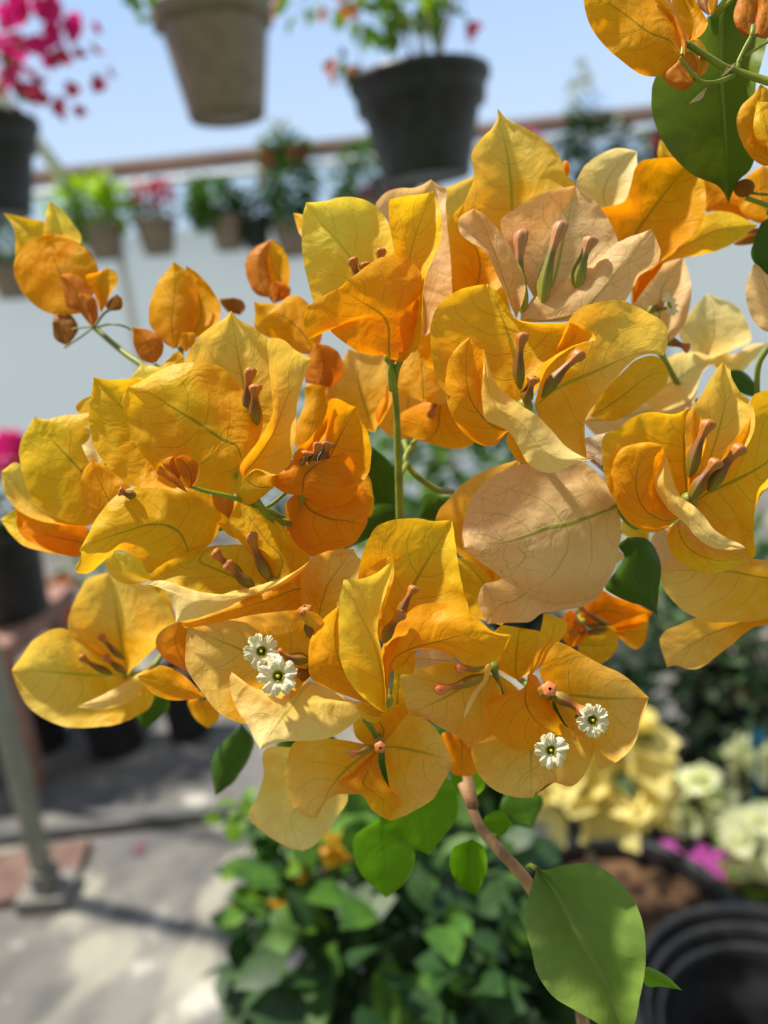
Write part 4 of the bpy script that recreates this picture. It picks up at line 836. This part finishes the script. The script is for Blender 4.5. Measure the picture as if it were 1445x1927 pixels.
def hanging(px, py, dep, r, h, kind, m, label, group, fol, rnd, ztop=None, up=0.0, Y=None):
    """px, py = the middle of the pot's rim"""
    c = P(px, py, dep) if Y is None else Q(px, py, Y); base = c - Vector((0, 0, h))
    root = empty('hanging_pot', base); tag(root, label, 'hanging basket', group)
    pot(root, base, r, h, kind, m)
    zt = ztop or ZP; mb = MB(); top = Vector((c.x, c.y, zt))
    for k in range(3):
        a = k * 2.094 + .5; mb.tube([c + Vector((r * math.cos(a), r * math.sin(a), -.005)), top - Vector((0, 0, .10))], 0.0016, 6)
    mb.tube([top - Vector((0, 0, .11)), top - Vector((0, 0, .02)), top + Vector((0, .022, 0.0)), top + Vector((0, .012, .024)), top + Vector((0, -.012, .024))], 0.003, 8); mb.build('hanger', WIRE, root)
    mb = MB()
    for k in range(7):
        a = rnd.uniform(0, 6.28); q = rnd.uniform(.3, .9) * r
        mb.tube([c + Vector((0.2 * q * math.cos(a), .2 * q * math.sin(a), -h * .16)), c + Vector((.6 * q * math.cos(a), .6 * q * math.sin(a), .06)), c + Vector((q * math.cos(a), q * math.sin(a), .14))], [.004, .003, .002], 6)
    mb.build('stems', MT['wood'], root)
    for (nm, off, rad, n_, s, mm) in fol:
        (blooms if nm == 'blooms' else cloud)(nm, c + Vector(off), rad, n_, s, mm, root, rnd)
    return root
rnd = random.Random(5)
FR = 'potted bougainvilleas hung from the pipes overhead'
hanging(400, 22, 1.86, .150, .245, 'tan', TAN, 'taupe ribbed hanging pot at the top left, nearest of the taupe ones', FR,
        [('foliage', (0, 0, .19), (.17, .17, .12), 120, .045, LG), ('foliage', (-.14, 0, .04), (.07, .07, .04), 22, .045, LB), ('foliage', (.15, -.02, .06), (.10, .08, .03), 22, .045, LB)], rnd)
hanging(788, 146, 1.60, .152, .205, 'black', BLACK, 'black hanging pot with a smooth rim in the top middle, leafy stems above it', FR,
        [('foliage', (-.02, 0, .17), (.16, .14, .09), 130, .045, LB), ('foliage', (.02, 0, .23), (.14, .14, .09), 80, .045, LY), ('foliage', (-.19, 0, .16), (.13, .10, .03), 22, .04, LB), ('foliage', (-.14, -.03, .02), (.03, .03, .03), 10, .03, LG), ('blooms', (-.165, -.03, .02), (.025, .03, .025), 6, .022, OR),
         ('blooms', (-.19, 0, .16), (.12, .1, .03), 7, .025, OR), ('blooms', (.13, 0, .05), (.03, .03, .06), 5, .022, RD)], rnd)
hanging(-62, 232, 1.70, .152, .205, 'black', BLACK, 'black hanging pot cut by the left edge, magenta blooms spilling out', FR,
        [('foliage', (.03, 0, .10), (.15, .15, .10), 60, .04, LG), ('blooms', (.195, 0, .20), (.05, .07, .09), 40, .034, PK), ('blooms', (.08, 0, .13), (.06, .1, .05), 20, .03, PK), ('blooms', (.27, 0, .07), (.07, .03, .07), 10, .026, RD),
         ('blooms', (.16, 0, .03), (.06, .05, .06), 14, .026, RD), ('blooms', (.30, 0, .165), (.03, .03, .025), 8, .026, PK)], rnd)
SR = 'potted plants hung in a row along the back wall'
ZT = ZW - 0.13
def back(px, py, r, h, m, label, fol, kind='tan'): return hanging(px, py, 0, r, h, kind, m, label, SR, fol, rnd, ZT, 0, YB - 0.15)
back(190, 425, .15, .22, TAN, 'taupe pot under lime green foliage in the back row, left of the pink-tinged one', [('foliage', (-.03, 0, .12), (.30, .16, .19), 330, .09, LY), ('foliage', (-.15, 0, .02), (.14, .12, .10), 60, .075, LG)])
back(290, 413, .15, .23, TAN, 'taupe pot with sparse dull pink blooms in the back row, right of the lime foliage', [('foliage', (0, 0, .08), (.13, .12, .10), 60, .05, LG), ('blooms', (.02, 0, .16), (.13, .13, .10), 40, .045, RD)])
back(425, 408, .14, .22, TAN, 'shaded taupe pot beneath mid green foliage in the middle of the back row', [('foliage', (-.08, 0, .09), (.18, .16, .15), 230, .085, LG), ('foliage', (-.1, 0, .12), (.15, .16, .10), 60, .075, LB)])
back(478, 412, .12, .20, BLACK, 'black pot in the back row hidden in dark foliage beside the tall pink-flowered plant', [('foliage', (-.02, 0, .02), (.09, .13, .16), 120, .07, LD)], 'black')
back(548, 420, .15, .22, TAN, 'taupe pot holding the tall green plant with rose blooms in the back row', [('foliage', (.02, 0, .24), (.18, .18, .34), 360, .085, LG), ('foliage', (-.04, 0, .52), (.08, .1, .12), 40, .06, LG), ('blooms', (0, 0, .42), (.17, .14, .06), 16, .055, RD), ('blooms', (-.14, 0, .32), (.04, .04, .05), 5, .05, PK)])
back(690, 380, .15, .22, TAN, 'back row pot just left of the big black pot, green with red blooms', [('foliage', (.05, 0, .12), (.28, .16, .24), 330, .085, LG), ('blooms', (.08, 0, .06), (.12, .1, .07), 16, .055, PK)])
back(15, 500, .15, .22, TAN, 'leafy back row pot cut by the left edge with a rose bloom above', [('foliage', (0, 0, .14), (.20, .16, .22), 220, .075, LG), ('blooms', (.18, 0, .36), (.07, .05, .05), 12, .055, RD)])
back(1120, 330, .15, .22, BLACK, 'right-hand back row pot with dark bushy foliage rising past the beam', [('foliage', (0, 0, .18), (.26, .2, .2), 300, .075, LD), ('foliage', (-.08, 0, .45), (.07, .1, .24), 60, .07, LT), ('blooms', (-.42, 0, .25), (.08, .06, .06), 10, .055, PK)], 'black')
back(1260, 330, .15, .22, BLACK, 'back row pot with dull red and green leaves behind the large green leaf', [('foliage', (0, 0, .16), (.22, .2, .16), 200, .075, LD), ('blooms', (0, 0, .18), (.2, .15, .1), 14, .05, RD)], 'black')

def potted(name, base, r, h, kind, m, label, cat, group, trunk, fol, rnd, soil=True):
    root = empty(name, base); tag(root, label, cat, group); base = Vector(base)
    pot(root, base, r, h, kind, m, soil)
    if trunk:
        mb = MB(); z0 = h * .8
        for (dx, dy, hh, rr) in trunk:
            mb.tube(crspline([tuple(base + Vector((0, 0, z0))), tuple(base + Vector((dx * .3, dy * .3, z0 + hh * .4))), tuple(base + Vector((dx, dy, z0 + hh)))], 8), [rr * (1 - .06 * k) for k in range(9)], 10)
        mb.build('trunk', plain('pale_bark', (0.42, 0.33, 0.22), 0.8, (0.28, 0.22, 0.15), 60, bump=.5), root)
    for (nm, cc, rad, n_, s, mm) in fol: (blooms if nm == 'blooms' else cloud)(nm, cc, rad, n_, s, mm, root, rnd)
    return root
# pot with pale yellow bougainvillea, lower right
c = P(1172, 1722, 1.40); r = .219; zt = c.z
potted('flowering_pot_plant', (c.x, c.y, 0), r, zt, 'big', BLACK, 'pale yellow flowering plant in a wide black pot, lower right', 'potted plant', None, [(-.045, .02, .16, .022), (-.06, .0, .2, .014)],
       [('blooms', P(1165, 1440, 1.34), (.075, .05, .05), 16, .085, YP), ('blooms', P(1075, 1485, 1.38), (.045, .05, .04), 9, .08, YP), ('blooms', P(1195, 1500, 1.34), (.035, .04, .05), 9, .07, YP), ('foliage', P(1080, 1400, 1.42), (.16, .12, .12), 60, .05, LD)], rnd)
for px, py in ((1238, 1612), (1320, 1630), (1338, 1650), (1260, 1606), (1345, 1612)):
    v = P(px, py, 1) - CAM; p = CAM + v * ((zt * .86 - CAM.z) / v.z); mb = MB()
    for k in range(5): leafq(mb, p + Vector((rnd.gauss(0, .008), rnd.gauss(0, .008), .003)), Vector((rnd.gauss(0, 1), rnd.gauss(0, 1), .25)), Vector((0, 0, 1)), .032, 1.0)
    tag(mb.build('fallen_bract', MG), {1238: 'pale magenta bract on the bark soil, leftmost by the pale trunk', 1260: 'magenta bract on the bark soil, second from the pale trunk', 1320: 'magenta bract on the bark soil, leftmost of the right-hand three', 1338: 'magenta bract on the bark soil nearest the nested pots', 1345: 'magenta bract on the bark soil against the far right of the rim'}[px], 'petal', 'magenta bracts fallen on the soil')
# empty nested pots
c = P(1470, 1905, 0.95); r = .182; zt = c.z
root = empty('nested_pots', (c.x, c.y, 0)); tag(root, 'empty ribbed black nursery pots nested together at the bottom right corner', 'plant pot')
mb = MB(); mb.lathe((c.x, c.y, 0), [(.001, .004), (r * .78, .004), (r * .8, 0), (r * .86, zt * .5), (r * .9, zt * .9), (r * 1.0, zt * .92), (r * 1.02, zt * .985), (r * 1.0, zt), (r * .96, zt * .995), (r * .95, zt * .96), (r * .93, zt * .9)], 64); mb.build('outer_pot', BLACK, root)
mb = MB(); mb.lathe((c.x, c.y, 0), [(r * .935, zt * .90), (r * .93, zt * .955), (r * .90, zt * .962), (r * .87, zt * .955), (r * .86, zt * .92), (r * .84, zt * .90)], 64); mb.build('middle_pot', BLACK, root)
mb = MB(); mb.lathe((c.x, c.y, 0), [(r * .85, zt * .86), (r * .83, zt * .915), (r * .80, zt * .92), (r * .78, zt * .91), (r * .765, zt * .87), (r * .74, zt * .80), (r * .70, zt * .79), (r * .69, zt * .5), (r * .64, zt * .22), (r * .001, zt * .2)], 64); mb.build('inner_pot', BLACK, root)
# white flowering plants, right
for px, py, dd, k in ((1308, 1500, 1.80, 24), (1425, 1445, 1.9, 22), (1440, 1590, 1.5, 16)):
    c = P(px, py, dd); base = Vector((c.x, c.y + .05, 0)); potted('flowering_pot_plant', base, .09, .2, 'big', BLACK, {1308: 'creamy white flowering plant behind the wide pot, left one', 1425: 'tall creamy white flowering plant at the right edge', 1440: 'low creamy white flowering plant at the right edge above the nested pots'}[px], 'potted plant', 'white flowering plants on the right',
        [(0, -.05, max(.05, c.z - .22), .007)], [('blooms', c, (.065, .05, .055), k, .055, WG), ('foliage', c - Vector((0, -.04, .05)), (.09, .06, .08), 40, .04, LB)], rnd)
for px, py in ((1425, 1392), (1372, 1588)):
    c = P(px, py, 1.7); mb = MB(); mb.box((c.x, c.y, c.z / 2 + .01), (.006, .003, c.z - .02)); mb.box(c, (.035, .003, .045)); tag(mb.build('plant_label', plain('blue_plastic', (0.01, 0.25, 0.5), .4), None, False), 'blue plastic plant label stake ' + ('behind the tall white flowering plant' if px > 1400 else 'between the wide pot and the low white plant'), 'plant label')
# leafy bush filling the bottom centre
c = P(740, 1850, .80)
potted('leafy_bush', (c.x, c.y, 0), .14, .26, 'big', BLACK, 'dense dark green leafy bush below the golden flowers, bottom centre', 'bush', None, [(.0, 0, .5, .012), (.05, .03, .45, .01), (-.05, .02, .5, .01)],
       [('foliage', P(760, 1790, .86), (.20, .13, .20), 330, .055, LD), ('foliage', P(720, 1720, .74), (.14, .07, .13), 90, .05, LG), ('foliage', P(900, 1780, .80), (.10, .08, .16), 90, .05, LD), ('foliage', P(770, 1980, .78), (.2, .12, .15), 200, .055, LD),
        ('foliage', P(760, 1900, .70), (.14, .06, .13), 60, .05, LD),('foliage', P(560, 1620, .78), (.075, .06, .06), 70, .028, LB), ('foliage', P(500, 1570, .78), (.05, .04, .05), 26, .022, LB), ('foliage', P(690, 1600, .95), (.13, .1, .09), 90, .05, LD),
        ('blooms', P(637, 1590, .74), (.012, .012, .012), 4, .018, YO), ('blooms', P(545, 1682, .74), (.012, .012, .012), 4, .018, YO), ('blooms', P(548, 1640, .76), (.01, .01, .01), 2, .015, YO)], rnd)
# leafy plants between the flowers and the back wall
SHR = 'leafy pot plants standing on the floor behind the flowers'
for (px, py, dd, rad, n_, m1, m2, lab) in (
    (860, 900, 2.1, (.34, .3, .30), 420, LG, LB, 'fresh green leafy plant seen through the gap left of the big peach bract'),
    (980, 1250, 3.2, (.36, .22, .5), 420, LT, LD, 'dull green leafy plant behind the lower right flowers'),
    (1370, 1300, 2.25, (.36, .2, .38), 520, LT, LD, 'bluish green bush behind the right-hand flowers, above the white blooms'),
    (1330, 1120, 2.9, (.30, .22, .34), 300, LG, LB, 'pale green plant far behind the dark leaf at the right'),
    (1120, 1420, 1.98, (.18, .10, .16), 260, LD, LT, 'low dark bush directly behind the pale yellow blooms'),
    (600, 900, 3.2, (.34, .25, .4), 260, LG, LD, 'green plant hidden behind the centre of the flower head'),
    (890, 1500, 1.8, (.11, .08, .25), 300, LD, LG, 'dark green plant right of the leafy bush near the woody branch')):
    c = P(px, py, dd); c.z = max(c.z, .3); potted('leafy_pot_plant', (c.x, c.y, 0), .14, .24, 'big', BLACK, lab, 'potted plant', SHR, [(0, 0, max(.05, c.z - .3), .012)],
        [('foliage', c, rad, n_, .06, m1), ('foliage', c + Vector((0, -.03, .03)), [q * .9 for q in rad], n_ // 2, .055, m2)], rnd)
# left side: bench, pots, posts
zb = 0.62; c = Q(20, 1180, 2.3); zb = c.z
mb = MB(); bench = empty('plant_bench', (c.x - .5, 2.4, 0)); tag(bench, 'weathered wooden plank bench at the left edge carrying black pots', 'bench')
mb.box((c.x - .50, 2.42, zb - .035), (1.12, .55, .07)); mb.build('plank', WOODP, bench, False)
for sx in (-.95, 0.0):
    for sy in (2.22, 2.62):
        mb = MB(); mb.box((c.x + sx, sy, (zb - .07) / 2), (.05, .05, zb - .07)); mb.build('leg', WOODP, bench, False)
k = Q(28, 1130, 2.42)
potted('flowering_pot_plant', (k.x - .02, 2.42, zb), .15, .30, 'big', BLACK, 'black pot on the bench at the left edge, magenta blooms and dark leaves', 'potted plant', None, [(0, 0, .25, .01)],
       [('foliage', (k.x, 2.42, zb + .38), (.2, .18, .12), 200, .05, LD), ('blooms', Q(12, 856, 2.42), (.075, .08, .06), 40, .045, PK)], rnd)
k2 = Q(133, 1175, 2.85)
potted('flowering_pot_plant', (k2.x, 2.85, 0), .10, max(.2, k2.z), 'tan', plain('terracotta', (0.62, 0.22, 0.10), .8), 'terracotta pot with orange blooms behind the pale yellow flower, left', 'potted plant', None, [(0, 0, .2, .01)],
       [('blooms', (k2.x, 2.80, k2.z + .11), (.06, .05, .09), 30, .045, OR), ('foliage', (k2.x, 2.9, k2.z + .28), (.2, .15, .14), 80, .05, LG)], rnd)
for i, (px, py, r) in enumerate(((207, 1432, .115), (68, 1425, .10), (-45, 1440, .10), (350, 1400, .09))):
    g = G(px, py); potted('nursery_pot', (g.x, g.y + r * .8, 0), r, .27, 'big', BLACK, ('black nursery pot on the floor below the pale yellow flower', 'small black nursery pot on the floor between the two posts', 'black nursery pot on the floor at the left edge', 'black nursery pot on the floor half hidden by flowers')[i] , 'plant pot', 'black nursery pots on the floor', None, [], rnd)
g = G(95, 1690)
po = empty('metal_post', g); tag(po, 'grey green galvanised post on a square foot at the left edge', 'post')
mb = MB(); mb.tube([(g.x, g.y, .03), (g.x, g.y, 2.5)], .027, 16); mb.build('pole', plain('pale_grey_paint', (0.33, 0.36, 0.32), .5, (0.26, 0.28, 0.25), 12), po)
mb = MB(); mb.box((g.x, g.y, .02), (.13, .11, .04)); mb.tube([(g.x, g.y, .04), (g.x, g.y, .10)], .038, 14); mb.build('foot', plain('weathered_concrete_block', (0.24, 0.235, 0.22), .85, (0.17, 0.17, 0.16), 30), po, False)
g = G(64, 1478) + Vector((.05, -.12, 0)); mb = MB(); mb.box((g.x, g.y, .75), (.035, .02, 1.5)); tag(mb.build('wooden_stake', plain('raw_lath', (0.50, 0.40, 0.24), .8), None, False), 'thin tan wooden stake just behind the galvanised post', 'stake')
a = G(-200, 1608); b = G(760, 1500); mb = MB(); mb.tube([tuple(a + Vector((0, 0, .018))), tuple(a.lerp(b, .5) + Vector((0, 0, .018))), tuple(b + Vector((0, 0, .018)))], .019, 10)
tag(mb.build('irrigation_pipe', plain('dark_grey_plastic_pipe', (0.08, 0.085, 0.09), .5)), 'dark grey irrigation pipe lying straight across the concrete floor', 'pipe')
g = G(50, 1655); mb = MB(); mb.box((g.x - .02, g.y, .012), (.34, .20, .024), .1); tag(mb.build('paving_slab', plain('brick_red_slab', (0.13, 0.075, 0.06), .9, (0.18, 0.12, 0.10), 14), None, False), 'reddish brown paving slab on the floor beside the galvanised post', 'slab')
g = G(400, 1790); mb = MB()
for px, py in ((65, 1735), (450, 1800), (600, 1810)):
    pass
PF = 'fallen petals scattered on the floor'
for px, py, pl in ((262, 1602, 'just in front of the pipe, right of the slab'), (463, 1762, 'beside the leafy bush'), (335, 1368, 'under the flowers right of the black nursery pot'), (430, 1510, 'beyond the irrigation pipe near the hanging leaf'), (300, 1340, 'farthest away below the pale yellow flower')):
    g = G(px, py); mb = MB()
    for k in range(3): leafq(mb, g + Vector((rnd.gauss(0, .004), rnd.gauss(0, .004), .006)), Vector((rnd.gauss(0, 1), rnd.gauss(0, 1), .1)), Vector((0, 0, 1)), .024, 1.0)
    tag(mb.build('fallen_petal', MGF), 'magenta petal on the concrete ' + pl, 'petal', PF)
c = Q(1385, 1240, 2.3); mb = MB()
fr = empty('slatted_crate', (c.x, 2.3, 0)); tag(fr, 'pale weathered slatted wooden crate behind the flowers at the right edge', 'crate')
for k in range(5): mb = MB(); mb.box((c.x - .16 + k * .09, 2.3, c.z / 2 + .04), (.06, .02, c.z + .08)); mb.build('slat', plain('pale_slat_%d' % k, (0.55, 0.45, 0.42), .8), fr, False)
for zz in (c.z * .3, c.z): mb = MB(); mb.box((c.x + .02, 2.32, zz), (.46, .02, .05)); mb.build('rail', plain('pale_rail', (0.5, 0.42, 0.38), .8), fr, False)
# pot that carries the golden bougainvillea, below the frame
pot(plant, (0.12, 0.33, 0.0), .17, .30, 'big', BLACK)
